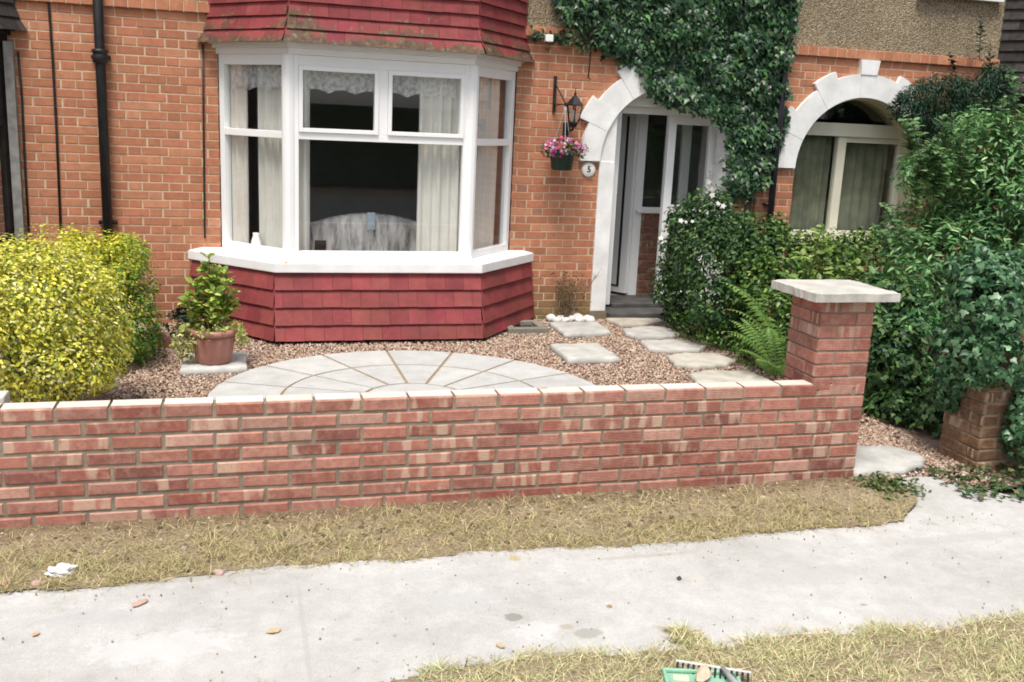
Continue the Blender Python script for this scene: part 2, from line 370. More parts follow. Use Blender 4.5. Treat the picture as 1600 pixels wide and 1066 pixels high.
def concrete():
    m = mat('pale concrete path', (.5, .5, .5), .9, .2); t = NT(m); g = t.geo()
    c = t.ramp(t.noise(g, 1.4, 5, .6), [(.3, (.41, .40, .38)), (.55, (.495, .484, .465)), (.75, (.56, .548, .53))])
    c = t.mix(1., c, t.ramp(t.noise(g, 130, 3, .8), [(.3, (.82,)*3), (.7, (1.1,)*3)]), 'MULTIPLY')
    c = t.mix(1., c, t.ramp(t.noise(g, 9, 6, .75), [(.3, (.86, .855, .84)), (.62, (1.05,)*3)]), 'MULTIPLY')
    c = t.mix(t.math('MULTIPLY', t.ramp(t.noise(g, 38, 4, .7), [(.62, (0, 0, 0)), (.74, (1, 1, 1))]), .35), c, (.30, .28, .25))
    # stains with shapes of their own
    def spot(c, px, py, rx, ry, col, k, w=.5):
        p = atZ(px, py, 0); mp = t.n('ShaderNodeMapping'); mp.vector_type = 'TEXTURE'
        mp.inputs['Location'].default_value = (p.x, p.y, 0); mp.inputs['Scale'].default_value = (rx, ry, 1); t.l(g, mp.inputs[0])
        ln = t.n('ShaderNodeVectorMath', operation='LENGTH'); t.l(mp.outputs[0], ln.inputs[0])
        d = t.math('ADD', ln.outputs['Value'], t.math('MULTIPLY', t.math('SUBTRACT', t.noise(g, 28, 4, .6), .5), w*2))
        return t.mix(t.ramp(d, [(.75, (k,)*3), (1.05, (0, 0, 0))]), c, col)
    c = spot(c, 802, 965, .042, .036, (.22, .21, .18), .75)
    c = spot(c, 918, 990, .07, .04, (.30, .29, .25), .7)
    c = spot(c, 885, 980, .03, .022, (.34, .29, .2), .6)
    c = spot(c, 1090, 905, .05, .03, (.5, .47, .41), .5)
    c = spot(c, 840, 985, .10, .07, (.56, .555, .55), .5, .9)
    c = spot(c, 600, 905, .5, .05, (.44, .44, .435), .5, .8)
    c = spot(c, 250, 1010, .3, .12, (.565, .56, .555), .5, .9)
    c = spot(c, 800, 1055, .3, .06, (.36, .34, .30), .55, .8)
    c = spot(c, 1500, 840, .6, .05, (.4, .39, .37), .45, .9)
    c = spot(c, 475, 985, .012, .5, (.36, .35, .33), .45, .5)
    c = spot(c, 1250, 900, .35, .10, (.42, .41, .40), .5, .9)
    c = spot(c, 700, 945, .3, .09, (.40, .40, .395), .45, .9)
    c = spot(c, 150, 965, .25, .06, (.40, .395, .39), .5, .9)
    c = spot(c, 1000, 870, .3, .02, (.36, .33, .28), .5, .8)
    c = spot(c, 300, 905, .4, .02, (.36, .33, .28), .5, .8)
    c = spot(c, 1350, 945, .02, .012, (.25, .23, .2), .6)
    c = spot(c, 560, 1000, .02, .015, (.3, .29, .27), .5)
    t.col(c); t.bump(t.math('ADD', t.noise(g, 220, 3, .7), t.math('MULTIPLY', t.noise(g, 9, 4), .8)), .35, .004); return m
M['concrete'] = concrete()
def gate_tongue(x, y):
    if x < 3.45+.15*math.sin(9*y) or y < 4.0: return False
    top = 4.60-.05*math.sin(6*x) if x < 3.95 else 4.60-(x-3.95)*1.3
    return x > 3.30+.35*(y-4.05)+.03*math.sin(21*y) and y < top+.02*math.sin(17*x)
def tuft_bite(x, y): return abs(x-1.665-.25*(3.15-y)+.01*math.sin(70*y)) < .052+.018*math.sin(50*y+1)+.3*max(0, 3.12-y) and 3.03 < y < 3.245+.01*math.sin(90*x)
def strip(name, mt, xs, lo, hi, n, zf):
    v = []; f = []
    for x in xs:
        for j in range(n+1): y = lo(x)+(hi(x)-lo(x))*j/n; v.append((x, y, zf(x, y)))
    for i in range(len(xs)-1):
        for j in range(n): a = i*(n+1)+j; f.append((a, a+n+1, a+n+2, a+1))
    me = bpy.data.meshes.new(name); me.from_pydata(v, [], f); me.update(); return link(name, me, mt)
tag(strip('path', M['concrete'], np.linspace(-6, 9, 1200), near_edge, far_edge, 10, lambda x, y: .004*math.sin(1.3*x)*math.sin(2*y)), kind='structure')
o = sheet('path', M['concrete'], 3.3, 4.8, 4.0, 4.7, 190, 90, lambda x, y: .004*math.sin(1.3*x)*math.sin(2*y)-.0012, lambda x, y: gate_tongue(x, y) and y > far_edge(x)-.012); tag(o, kind='structure')
def bumpy(x, y, a): return a*(math.sin(7.3*x+2.1*y)+math.sin(11.9*y-3.3*x+1)+math.sin(23*x+17*y))/3
def verge_z(x, y):
    t = max(0, min(1, (y-4.1)/.5)); return .003+.023*t+bumpy(x, y, .004)
def verge_in(x, y): return y > far_edge(x)-.012 and not (gate_tongue(x, y)) and not (x > 3.4 and y > 4.42+.05*math.sin(11*x)-.25*(x-3.4)) and x < 3.75
o = sheet('verge', M['soil'], -6, 4.2, 4.0, 4.70, 900, 60, verge_z, verge_in); tag(o, kind='structure')
o = sheet('verge', M['soil'], 1.5, 1.85, 3.06, 3.32, 60, 44, lambda x, y: .006+bumpy(x, y, .003), tuft_bite); tag(o, kind='structure')
o = sheet('verge', M['soil'], -6, 9, 1.4, 3.2, 700, 130, lambda x, y: .008+bumpy(x, y, .005), lambda x, y: y < near_edge(x)+.012); tag(o, kind='structure')
b = MB(); b.box(-40, 40, 1.25, 1.4, -.5, -.02); o = b.build('kerb', noisy('kerb concrete', (.3, .3, .29), (.4, .4, .38), 6, .9, .3)); tag(o, kind='structure')
o = sheet('road', noisy('asphalt', (.045, .045, .047), (.065, .065, .066), 20, .9, .4, 200), -60, 60, -8, 1.25, 30, 6, lambda x, y: -.055+.0); tag(o, kind='structure')
def gravel_in(x, y): return True
M['gravel_bed'] = soil_material('gravel bed', (.19, .12, .095), (.27, .18, .14), (.34, .25, .2))
o = sheet('gravel_bed', M['gravel_bed'], -2.2, 4.75, 4.45, 9.9, 140, 110, lambda x, y: -.022+bumpy(x, y, .005)); tag(o, kind='structure')
# the loose stones of the bed
def ico(sub=1):
    bm = bmesh.new(); bmesh.ops.create_icosphere(bm, subdivisions=sub, radius=1)
    v = [tuple(q.co) for q in bm.verts]; bm.verts.index_update(); f = [tuple(q.index for q in p.verts) for p in bm.faces]; bm.free(); return v, f
IV, IF = ico(1)
BAYB = [(-.45, 9.4), (.31, 8.45), (2.1, 8.45), (2.85, 9.4)]
def in_bay(x, y): return (y > 8.47) & (y > 8.45+(.31-x)*1.25) & (y > 8.45+(x-2.1)*1.27)
def pebbles(n):
    P = []
    tot = 0
    while tot < n:
        x = rng.uniform(-1.6, 4.35, n*2); y = 4.8+(9.35-4.8)*rng.random(n*2)
        ok = ~in_bay(x, y) & ~((x-1.2)**2+(y-6.6)**2 < 1.40**2) & ~((x < 3.35) & (y < 6.2)) & ~((x < -.9) & (y < 8.6))
        ok &= (x < 4.3+.06*np.sin(9*y))
        P.append(np.stack([x, y], 1)[ok]); tot += ok.sum()
    return np.concatenate(P)[:n]
pb = pebbles(30000)
# the gateway and the edge of the verge
gx = np.stack([rng.uniform(3.36, 4.35, 3400), rng.uniform(4.45, 5.6, 3400)], 1)
gx = gx[[not gate_tongue(a, b_-.02) and (b_ > 4.42 + .25*(a-3.4)*0 - .1*(a-3.4)) for a, b_ in gx]]
pb = np.vstack([pb, gx]); n = len(pb)
P = np.column_stack([pb, np.full(n, -.014)+rng.random(n)*.012])
q = unit(rng.normal(0, 1, (n, 3))); q2 = unit(rng.normal(0, 1, (n, 3)))
Mx = frames(q, q2, rng.uniform(.008, .0155, n)); Mx[:, :, 2] *= .6; Mx[:, :, 1] *= .85
gc = np.array([(.35, .225, .165), (.41, .285, .215), (.49, .38, .28), (.56, .46, .36), (.28, .185, .14), (.6, .54, .46)])[rng.choice(6, n, p=[.26, .27, .2, .11, .12, .04])]*(1+rng.normal(0, .12, (n, 1)))
o = inst('gravel', IV, IF, P, Mx, np.clip(gc, .02, .8), M['gravel']); tag(o, 'loose pinkish brown gravel stones covering the front garden', 'gravel', kind='stuff')

# ------------------------------------------------------------------ dry grass of the verges
def blades(name, xy, zf, length, cols, label, flat=.75):
    n = len(xy); P = np.column_stack([xy, [zf(*p) for p in xy]])
    az = rng.uniform(0, 2*np.pi, n); el = np.abs(rng.normal(0, .28, n))+.02
    tip = np.column_stack([np.cos(az)*np.cos(el), np.sin(az)*np.cos(el), np.sin(el)*1.0])
    nr = np.column_stack([-np.cos(az)*np.sin(el), -np.sin(az)*np.sin(el), np.cos(el)])+rng.normal(0, .3, (n, 3))
    T = ([(-.024, 0, 0), (.024, 0, 0), (.02, .5, .07), (0, 1, .02), (-.02, .5, .07)], [(0, 1, 2, 4), (4, 2, 3)])
    o = inst(name, T[0], T[1], P, frames(nr, tip, length*rng.uniform(.4, 1.3, n)), shade(cols, n, .22), M['grass'])
    return tag(o, label, 'grass', kind='stuff')
STRAW = [(.24, .18, .09), (.48, .39, .21), (.66, .56, .33), (.56, .5, .26), (.32, .35, .15)]
xy = []
while len(xy) < 30000:
    x = rng.uniform(-1.5, 3.7); y = rng.uniform(4.0, 4.62)
    t = (y-4.05)/.57; d = .5+.5*math.sin(4.3*x+1.1)*math.sin(9*y+2.7*x)
    pn = .5+.5*math.sin(17*x+3*math.sin(5*y+x))*math.sin(23*y+4*math.sin(3*x))
    if (verge_in(x, y) or (y > far_edge(x)-.05*rng.random()**2 and x < 3.3)) and rng.random() < (1.0-t*.92)*(.12+1.1*d*pn+.3*pn)*(1 if x < 2.9 else .5): xy.append((x, y))
blades('verge_grass', np.array(xy), verge_z, .05, STRAW, 'dry straw coloured grass on the strip below the front wall')
xy = []
while len(xy) < 34000:
    x = rng.uniform(.6, 3.7); y = rng.uniform(2.55, 3.3); d = .5+.5*math.sin(6.1*x+2)*math.sin(11*y+3.1*x)
    pn = .5+.5*math.sin(13*x+3*math.sin(7*y+x))*math.sin(19*y+4*math.sin(3*x))
    if rng.random() < .12+1.0*d*pn+.3*pn and y < .05*rng.random()**2+near_edge(x)+.02 or tuft_bite(x, y): xy.append((x, y))
blades('verge_grass', np.array(xy), lambda x, y: .006+bumpy(x, y, .005), .055, [(.42, .34, .19), (.66, .57, .34), (.8, .71, .47), (.58, .58, .30), (.36, .46, .2)], 'dry grass on the verge in the near corner beside the path')
pp = []
while len(pp) < 900:
    x = rng.uniform(-1.2, 3.9); y = rng.uniform(3.0, 4.1); q_ = min(abs(y-near_edge(x)), abs(y-far_edge(x)))
    if near_edge(x)+.01 < y < far_edge(x)-.01 and rng.random() < .07+math.exp(-q_/.07): pp.append((x, y))
blades('straw_scraps', np.array(pp[:520]), lambda x, y: .005+.004*math.sin(1.3*x)*math.sin(2*y), .03, STRAW, 'scraps of straw and dry grass blown on to the pale path')
pp = np.array(pp[520:]); n = len(pp); P = np.column_stack([pp, np.full(n, .005)]); Mx = frames(rng.normal(0, 1, (n, 3)), rng.normal(0, 1, (n, 3)), rng.uniform(.002, .005, n))
o = inst('grit', IV, IF, P, Mx, np.clip(np.array([(.36, .31, .24), (.46, .42, .36), (.24, .2, .16), (.5, .42, .32)])[rng.choice(4, n)], .02, .8), M['gravel']); tag(o, 'grit and crumbs of soil scattered over the pale path', 'grit', kind='stuff')
pp = []
while len(pp) < 4200:
    x = rng.uniform(-1.3, 3.5); y = 4.06+.57*rng.random()
    if verge_in(x, y) and rng.random() < .25+.75*((y-4.06)/.57)**1.5: pp.append((x, y, verge_z(x, y)-.002))
P = np.array(pp); n = len(P); Mx = frames(rng.normal(0, 1, (n, 3)), rng.normal(0, 1, (n, 3)), np.minimum(.018, rng.lognormal(-5.35, .5, n)))
o = inst('soil_crumbs', IV, IF, P, Mx, np.clip(np.array([(.15, .105, .062), (.24, .18, .11), (.33, .26, .17), (.09, .065, .042), (.45, .39, .3)])[rng.choice(5, n, p=[.3, .28, .2, .16, .06])]*(1+rng.normal(0, .1, (n, 1))), .02, .8), M['gravel']); tag(o, 'crumbs and clods of dry soil along the foot of the front wall', 'soil', kind='stuff')
# green weeds by the gateway
P = np.array([(rng.normal(3.52, .09), rng.normal(4.5, .07), .01+abs(rng.normal(0, .015))) for _ in range(420)])
o = foliage('weeds', P, np.tile([0, 0, 1.], (len(P), 1)), [(.05, .09, .03), (.14, .19, .06), (.24, .22, .1)], .035, M['leaf'], jit=.9); tag(o, 'low green weeds in the verge at the foot of the pier', 'weeds', kind='stuff')
P = np.array([(rng.uniform(3.9, 4.9), rng.uniform(4.1, 4.75), .0+abs(rng.normal(0, .02))) for _ in range(520)]); P = P[[a[1] > 5.0-.19*(a[0]-0)*1.0-.02 or a[0] > 4.25 for a in P]]
o = foliage('ground_ivy', P, np.tile([0, 0, 1.], (len(P), 1)), [(.02, .055, .02), (.06, .12, .04), (.2, .2, .09)], .04, M['leaf'], jit=.8, tmpl=IVY); tag(o, 'low ivy and fallen leaves spreading round the foot of the old brick pier', 'ground cover', kind='stuff')

# ------------------------------------------------------------------ brickwork
def brick(b, x0, x1, z0, z1, y0, y1, col, ch=.004, axis='x', mi=1, r=None):
    """one brick with softened arrises on the face; axis 'x': face looks to -y; 'n': face looks to -x (x0..x1 are then y)"""
    r = rng.random() if r is None else r
    f = [(x0+ch, z0+ch), (x1-ch, z0+ch), (x1-ch, z1-ch), (x0+ch, z1-ch)]; o = [(x0, z0), (x1, z0), (x1, z1), (x0, z1)]
    if axis == 'x': vs = [(p, y0, q) for p, q in f]+[(p, y0+ch, q) for p, q in o]+[(p, y1, q) for p, q in o]
    elif axis == 'n': vs = [(y0, p, q) for p, q in f]+[(y0+ch, p, q) for p, q in o]+[(y1, p, q) for p, q in o]
    vs = [(p+rng.normal(0, .0011), q, w+rng.normal(0, .0009)) for p, q, w in vs] if axis == 'x' and ch > .0035 else vs
    bl = [(u, v, r) for u, v in ((0, 0), (1, 0), (1, 1), (0, 1))]*3
    fs = [(0, 1, 2, 3)]+[(i, 4+i, 4+(i+1) % 4, (i+1) % 4) for i in range(4)]+[(4+i, 8+i, 8+(i+1) % 4, 4+(i+1) % 4) for i in range(4)]+[(11, 10, 9, 8)]
    b.add(vs, fs, mi, col, bl)
def hcol():
    c = np.array([(.44, .188, .104), (.48, .21, .118), (.41, .17, .096), (.46, .182, .105), (.50, .23, .135), (.36, .17, .115)][rng.choice(6, p=[.3, .24, .18, .18, .07, .03])])
    return c*(1+rng.normal(0, .045))
CH = .0769; STR_Z = 2.734
ARCH = [(4.22, 1.60, .86), (6.39, 1.60, .86)]
def spans(x0, x1, z):
    """cut the openings out of a stretch of wall at height z"""
    cuts = [(-.14, 2.59)] if z > .05 else []
    for (cx, cz, R) in ARCH:
        if z < cz:
            lo = 0 if cx < 5 else .83
            if z > lo: cuts.append((cx-.75+(.02 if cx > 5 else 0.03), cx+.75-.02))
        elif z < cz+R:
            w = math.sqrt(R*R-(z-cz)**2); cuts.append((cx-w, cx+w))
    out = [(x0, x1)]
    for a, c in cuts:
        nx = []
        for p, q in out:
            if c <= p or a >= q: nx.append((p, q))
            else:
                if a > p: nx.append((p, a))
                if c < q: nx.append((c, q))
        out = nx
    return out
def house_wall(xa, xb, parent, mossy=None):
    b = MB()
    # mortar sheet in thin courses with real depth, bricks standing 3 mm proud of it
    k = 0; z = STR_Z
    while z > -.1:
        z0, z1 = z-CH, z
        nsub = 4
        for s in range(nsub):
            a, c = z0+CH*s/nsub, z0+CH*(s+1)/nsub
            for p, q in spans(xa, xb, (a+c)/2):
                v = [(p, YF+.003, a), (q, YF+.003, a), (q, YF+.003, c), (p, YF+.003, c)]
                b.add(v, [(0, 1, 2, 3)], 0)
        off = (k % 2)*.16875+.05
        x = xa-.4+off-((xa-.4) % .3375); head = False
        while x < xb:
            L = .1025 if head else .215
            jx = rng.normal(0, .003)
            for p, q in spans(max(x, xa), min(x+L, xb), (z0+z1)/2) if x+L > xa else []:
                if q-p < .03: continue
                c = hcol()
                if z < .42 and xa < 3 < xb and p > 2.6 and q < 3.6: c = c*.75*(z/.42)+np.array([.28, .22, .09])*.8*(1-z/.42)
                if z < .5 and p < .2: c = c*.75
                brick(b, p+jx, q+jx, z0+.0055+rng.normal(0, .0008), z1-.0055, YF-.0015+rng.normal(0, .0012), YF+.02, tuple(np.clip(c, .02, .8)), .003)
            x += L+.010; head = not head
        k += 1; z -= CH
    return b.build('brick_wall', [M['mortar'], M['house_brick']], parent, fix=False)
def string_course(xa, xb, parent):
    b = MB(); x = xa
    b.box(xa, xb, YF-.028, YF+.02, STR_Z+.004, STR_Z+.09, 0)
    while x < xb-.02:
        brick(b, x, min(x+.1025, xb), STR_Z, STR_Z+.092, YF-.035, YF+.02, tuple(np.clip(hcol()*1.08, .02, .8)), .004); x += .112
    return b.build('string_course', [M['mortar'], M['house_brick']], parent, fix=False)
def ring(cx, cz, r0, r1, a0, a1, y0, y1, n=10, mi=0):
    """a block of arch between two angles"""
    b = []
    pts = [(cx+r1*math.cos(a), cz+r1*math.sin(a)) for a in np.linspace(a0, a1, n)]+[(cx+r0*math.cos(a), cz+r0*math.sin(a)) for a in np.linspace(a1, a0, n)]
    return pts
def arch(cx, parent, ri=.752, ro=.965, cz=1.595):
    b = MB(); g = rad(.14)
    # plain and stepped voussoirs with hairline joints
    cuts = [0, 22.5, 36, 54, 68.5, 84.5, 95.5, 111.5, 126, 144, 157.5, 180]; rr = [.965, 1.062, .99, 1.068, .99, .99, .99, 1.068, .99, 1.062, .965]
    joint = {22.5, 54, 84.5, 126, 157.5}
    for i in range(11):
        a0, a1 = cuts[i], cuts[i+1]
        A0 = rad(180-a0)-(g if a0 in joint else 0); A1 = rad(180-a1)+(g if a1 in joint else 0)
        b.xprism(ring(cx, cz, ri, rr[i], A0, A1, 0, 0, 8), YF-.045-.0012*(i % 2), YF+.26)
    b.xprism(ring(cx, cz, ri+.002, .962, rad(179.9), rad(.1), 0, 0, 40), YF-.041, YF+.255)
    kx0, kx1 = cx-.115, cx+.115
    b.xprism([(cx-.095, cz+.985), (cx+.095, cz+.985), (kx1, STR_Z-.004), (kx0, STR_Z-.004)], YF-.055, YF+.02)
    o = b.build('arch_surround', M['stucco'], parent)
    return o

# house 5
house = empty('terraced_house', (2.1, YF, 0), 0, 'orange brick terraced house with red tiled bay window and ivy round its arched porch', 'house')
house_wall(-1.08, 5.33, house); string_course(-1.08, 5.33, house)
b = MB(); b.box(-1.08, 5.33, YF-.008, YF+.2, STR_Z+.094, 4.6); b.build('pebbledash_wall', M['pebbledash'], house)
houseL = empty('terraced_house', (-4.2, YF, 0), 0, 'neighbouring brick house at the left edge with dark timber and dark tiled bay', 'house')
houseR = empty('terraced_house', (8.5, YF, 0), 0, 'neighbouring brick house with cream framed window under a white arch', 'house')
house_wall(-7.5, -1.08, houseL); string_course(-7.5, -1.08, houseL)
b = MB(); b.box(-7.5, -1.08, YF-.008, YF+.2, STR_Z+.094, 4.6); b.build('pebbledash_wall', M['pebbledash'], houseL)
house_wall(5.33, 12, houseR); string_course(5.33, 12, houseR)
b = MB(); b.box(5.33, 12, YF-.008, YF+.2, STR_Z+.094, 4.6); b.build('pebbledash_wall', M['pebbledash'], houseR)
arch(4.22, house); arch(6.39, houseR)
for hh, x0, x1 in ((houseL, -7.5, -1.08), (house, -1.08, 5.33), (houseR, 5.33, 12)):      # upper parts, out of frame but they shade the light
    b = MB(); b.box(x0, x1, YF+.0, YF+.3, 4.6, 5.6); b.build('upper_wall', M['pebbledash'], hh)
    b = MB(); b.add([(x0, YF-.35, 5.5), (x1, YF-.35, 5.5), (x1, YF+4.5, 8.4), (x0, YF+4.5, 8.4), (x0, YF-.35, 5.6), (x1, YF-.35, 5.6), (x1, YF+4.5, 8.5), (x0, YF+4.5, 8.5)], [(0, 3, 2, 1), (4, 5, 6, 7), (0, 1, 5, 4), (1, 2, 6, 5), (2, 3, 7, 6), (3, 0, 4, 7)]); b.build('roof', noisy('roof tile', (.1, .05, .035), (.16, .08, .06), 6), hh)
# upper window of the right house, only its sill shows
b = MB(); b.box(6.86, 7.9, YF-.09, YF+.05, 3.41, 3.47); b.build('window_sill', M['stucco'], houseR)
b = MB(); b.box(6.92, 7.84, YF-.03, YF+.0, 3.471, 4.4); b.build('window_frame', M['white'], houseR)

# ---- bay windows
def lerp(a, b, t): return a+(b-a)*t
def tiles(name, parent, lines, gauges, mt, colf, w=.166, thick=.012, kick=.027, moss=None, edge0=None):
    """lines: function z -> list of plan points; gauges: list of (ztop, zbottom)"""
    b = MB()
    for ci, (zt, zb) in enumerate(gauges):
        T = lines(zt); B = lines(zb)
        for ei in range(len(T)-1):
            t0, t1, b0, b1 = (Vector((*p, 0)) for p in (T[ei], T[ei+1], B[ei], B[ei+1]))
            L = (b1-b0).length; d = (b1-b0).normalized(); nrm = Vector((d.y, -d.x, 0))
            x = -(ci % 2)*w*.5-rng.random()*.02
            while x < L:
                s0, s1 = max(x+.0011, 0)/L, min(x+w-.0011, L)/L
                if s1-s0 > .01/L:
                    k = kick+rng.normal(0, .0009); jz = rng.normal(0, .0012)
                    A, Bq = t0.lerp(t1, s0), t0.lerp(t1, s1); Cq, D = b0.lerp(b1, s1), b0.lerp(b1, s0)
                    top = [A+Vector((0, 0, zt)), Bq+Vector((0, 0, zt))]; bot = [Cq+nrm*k+Vector((0, 0, zb+jz)), D+nrm*k+Vector((0, 0, zb+jz))]
                    v = top+bot+[p-nrm*thick for p in top]+[p-nrm*(thick) for p in bot]
                    c = colf()
                    mz = moss(ci) if moss else 0
                    b.add(v, [(0, 3, 2, 1), (4, 5, 6, 7), (0, 1, 5, 4), (1, 2, 6, 5), (2, 3, 7, 6), (3, 0, 4, 7)], 0, c, [(mz*.2, 0, 0)]*2+[(mz, 0, 0)]*2+[(mz*.2, 0, 0)]*2+[(mz, 0, 0)]*2)
                x += w
    return b.build(name, mt, parent)
def offset_poly(p, d):
    (x0, y0), (x1, y1), (x2, y2), (x3, y3) = p
    return [(x0-d*1.3, y0), (x1-d*.42, y1-d), (x2+d*.42, y2-d), (x3+d*1.3, y3)]
def redc():
    k = 1.08+rng.normal(0, .09); return (np.clip(.22*k, 0, 1), .047*k*(1+rng.normal(0, .08)), .046*k)
def darkc():
    k = 1+rng.normal(0, .2); return (.05*k, .043*k, .04*k)
def bay(X0, parent, red=True):
    """X0: left end on the facade"""
    fr = M['white'] if red else M['dark_wood']; tl = M['tile'] if red else M['dark_tile']; cf = redc if red else darkc
    yF = YF
    win = [(X0+.275, yF), (X0+.85, 8.66), (X0+2.42, 8.66), (X0+2.99, yF)]          # outer face of frames
    zs, zh = .70, 2.40
    # lower tile hanging
    def low(z):
        t = 1-min(1, max(0, z/.58)); return [(X0-.0-.06*t+.02, yF), (X0+.715-.005*t, 8.60-.20*t), (X0+2.53+.0*t, 8.60-.20*t), (X0+3.24+.06*t-.02, yF)]
    gz = [(.60, .445), (.465, .30), (.32, .155), (.175, .028)]
    tiles('tile_hanging', parent, low, gz, tl, cf, w=.166)
    b = MB(); L0 = low(.58); L1 = low(.02)
    ins = [(x, y+.03) for x, y in L1[1:3]]
    b.add([(L1[0][0]+.05, yF-.002, .02), (ins[0][0]+.02, ins[0][1], .02), (ins[1][0]-.02, ins[1][1], .02), (L1[3][0]-.05, yF-.002, .02),
           (L0[0][0]+.05, yF-.002, .59), (L0[1][0]+.02, L0[1][1]+.03, .59), (L0[2][0]-.02, L0[2][1]+.03, .59), (L0[3][0]-.05, yF-.002, .59)],
          [(0, 1, 5, 4), (1, 2, 6, 5), (2, 3, 7, 6), (3, 2, 1, 0)], 0); b.build('bay_base', M['dark_wood'], parent)
    # sill
    b = MB(); sp = [(X0-.02, yF), (X0+.715, 8.55), (X0+2.535, 8.55), (X0+3.255, yF)]; tp = [(x, y) for x, y in sp]
    b.prism([sp[0], sp[1], sp[2], sp[3]], .59, .672, top=sp); b.prism(sp, .6721, .70, top=[(X0+.1, yF), (X0+.735, 8.60), (X0+2.515, 8.60), (X0+3.14, yF)])
    b.build('window_sill', M['white_sill'] if red else M['dark_wood'], parent, bevel=.006)
    # frames
    bw = MB(); pane_list = []
    def wall_pt(a, c, s, off=0):
        d = Vector((c[0]-a[0], c[1]-a[1], 0)); L = d.length; d /= L; nn = Vector((-d.y, d.x, 0))   # inward normal
        p = Vector((a[0], a[1], 0))+d*s+nn*off; return p
    def bar(a, c, s0, s1, z0, z1, dep0=0., dep1=.07):
        q = [wall_pt(a, c, s0, dep0), wall_pt(a, c, s1, dep0), wall_pt(a, c, s1, dep1), wall_pt(a, c, s0, dep1)]
        bw.prism([(p.x, p.y) for p in q], z0, z1)
    def pane(a, c, s0, s1, z0, z1):
        q = [wall_pt(a, c, s0, .038), wall_pt(a, c, s1, .038), wall_pt(a, c, s1, .044), wall_pt(a, c, s0, .044)]
        g = MB(); g.prism([(p.x, p.y) for p in q], z0, z1); pane_list.append(g)
    zb, zt = zs+.002, zh
    tr0, tr1 = 1.712, 1.772       # transom
    for i, (a, c) in enumerate(((win[0], win[1]), (win[1], win[2]), (win[2], win[3]))):
        L = math.dist(a, c); e0 = .075 if i else .065; e1 = .075 if i < 2 else .065
        bar(a, c, 0.004, e0, zb, zt, .001); bar(a, c, L-e1, L-.004, zb, zt, .001)
        bar(a, c, e0, L-e1, zb, zb+.06, .003); bar(a, c, e0, L-e1, zt-.085, zt, .003); bar(a, c, e0, L-e1, tr0, tr1, .003)
        if i == 1:
            mid = L*.5+.0; bar(a, c, mid-.04, mid+.04, tr1, zt-.085, .004)
            # opening lights have their own sash frames
            for s0, s1 in ((e0, mid-.04), (mid+.04, L-e1)):
                z0_, z1_ = tr1, zt-.085
                bar(a, c, s0+.001, s0+.035, z0_+.001, z1_-.001, -.014, .06); bar(a, c, s1-.035, s1-.001, z0_+.001, z1_-.001, -.014, .06)
                bar(a, c, s0+.035, s1-.035, z0_+.001, z0_+.036, -.014, .06); bar(a, c, s0+.035, s1-.035, z1_-.036, z1_-.001, -.014, .06)
                pane(a, c, s0+.03, s1-.03, z0_+.03, z1_-.03)
        else:
            pane(a, c, e0-.005, L-e1+.005, tr1-.005, zt-.08)
        pane(a, c, e0-.005, L-e1+.005, zb+.055, tr0+.005)
    # corner posts
    for p in (win[1], win[2]): bw.lathe((p[0], p[1]+.045, 0), [(.062, zb), (.062, zt)], 12)
    # fascia above the lights, with a small cove
    for (d, z0, z1) in ((.015, zh+.001, zh+.05), (.04, zh+.051, zh+.085), (.065, zh+.086, zh+.105)):
        o_ = offset_poly(win, d); i_ = [(x, y+.1) for x, y in offset_poly(win, -.05)]
        for j in range(3): bw.prism([o_[j], o_[j+1], (i_[j+1][0], min(i_[j+1][1], yF)), (i_[j][0], min(i_[j][1], yF))], z0, z1)
    fo = bw.build('window_frame', fr, parent, bevel=.0035)
    for g in pane_list: g.build('pane', M['glass'], fo)
    # tile hanging above
    zz = zh+.095
    def upl(z):
        t = max(0, 1-(z-zz)/.3); return [(X0+.21-.09*t*t-.0, yF), (X0+.845-.05*t*t, 8.60-.09*t*t), (X0+2.43+.05*t*t, 8.60-.09*t*t), (X0+3.06+.09*t*t, yF)]
    gz = [(zz+.13*(i+1)+.02-.03*(i == 0), zz+.115*i if i else zz-.012) for i in range(9)]
    gz = [(zz+.108*(i+1)+.02, zz+.108*i-.006) for i in range(12)]
    tiles('tile_hanging', parent, upl, gz, M['tile_moss'] if red else M['dark_tile'], cf, w=.17, moss=(lambda ci: (.9, .62, .42, .2, .0, 0)[min(ci, 5)]))
    b = MB(); w2 = upl(3.0)
    b.prism([w2[0], (w2[1][0]+.03, w2[1][1]+.04), (w2[2][0]-.03, w2[2][1]+.04), w2[3]], zz+.012, 3.75); b.build('bay_core', M['dark_wood'], parent)
    return win
bay(-.41, house, True)
bay(-4.82, houseL, False); bay(7.79, houseR, False)
# grey weathered upright beside the dark bay
b = MB(); b.box(-1.835, -1.765, YF-.07, YF-.004, .55, 2.40); b.build('corner_board', noisy('grey weathered board', (.2, .19, .18), (.36, .35, .33), 12, .9, .3), houseL)
b = MB(); b.box(-2.35, -1.8, 9.0, YF-.01, .3, .7); b.build('wall_base', M['dark_wood'], houseL)

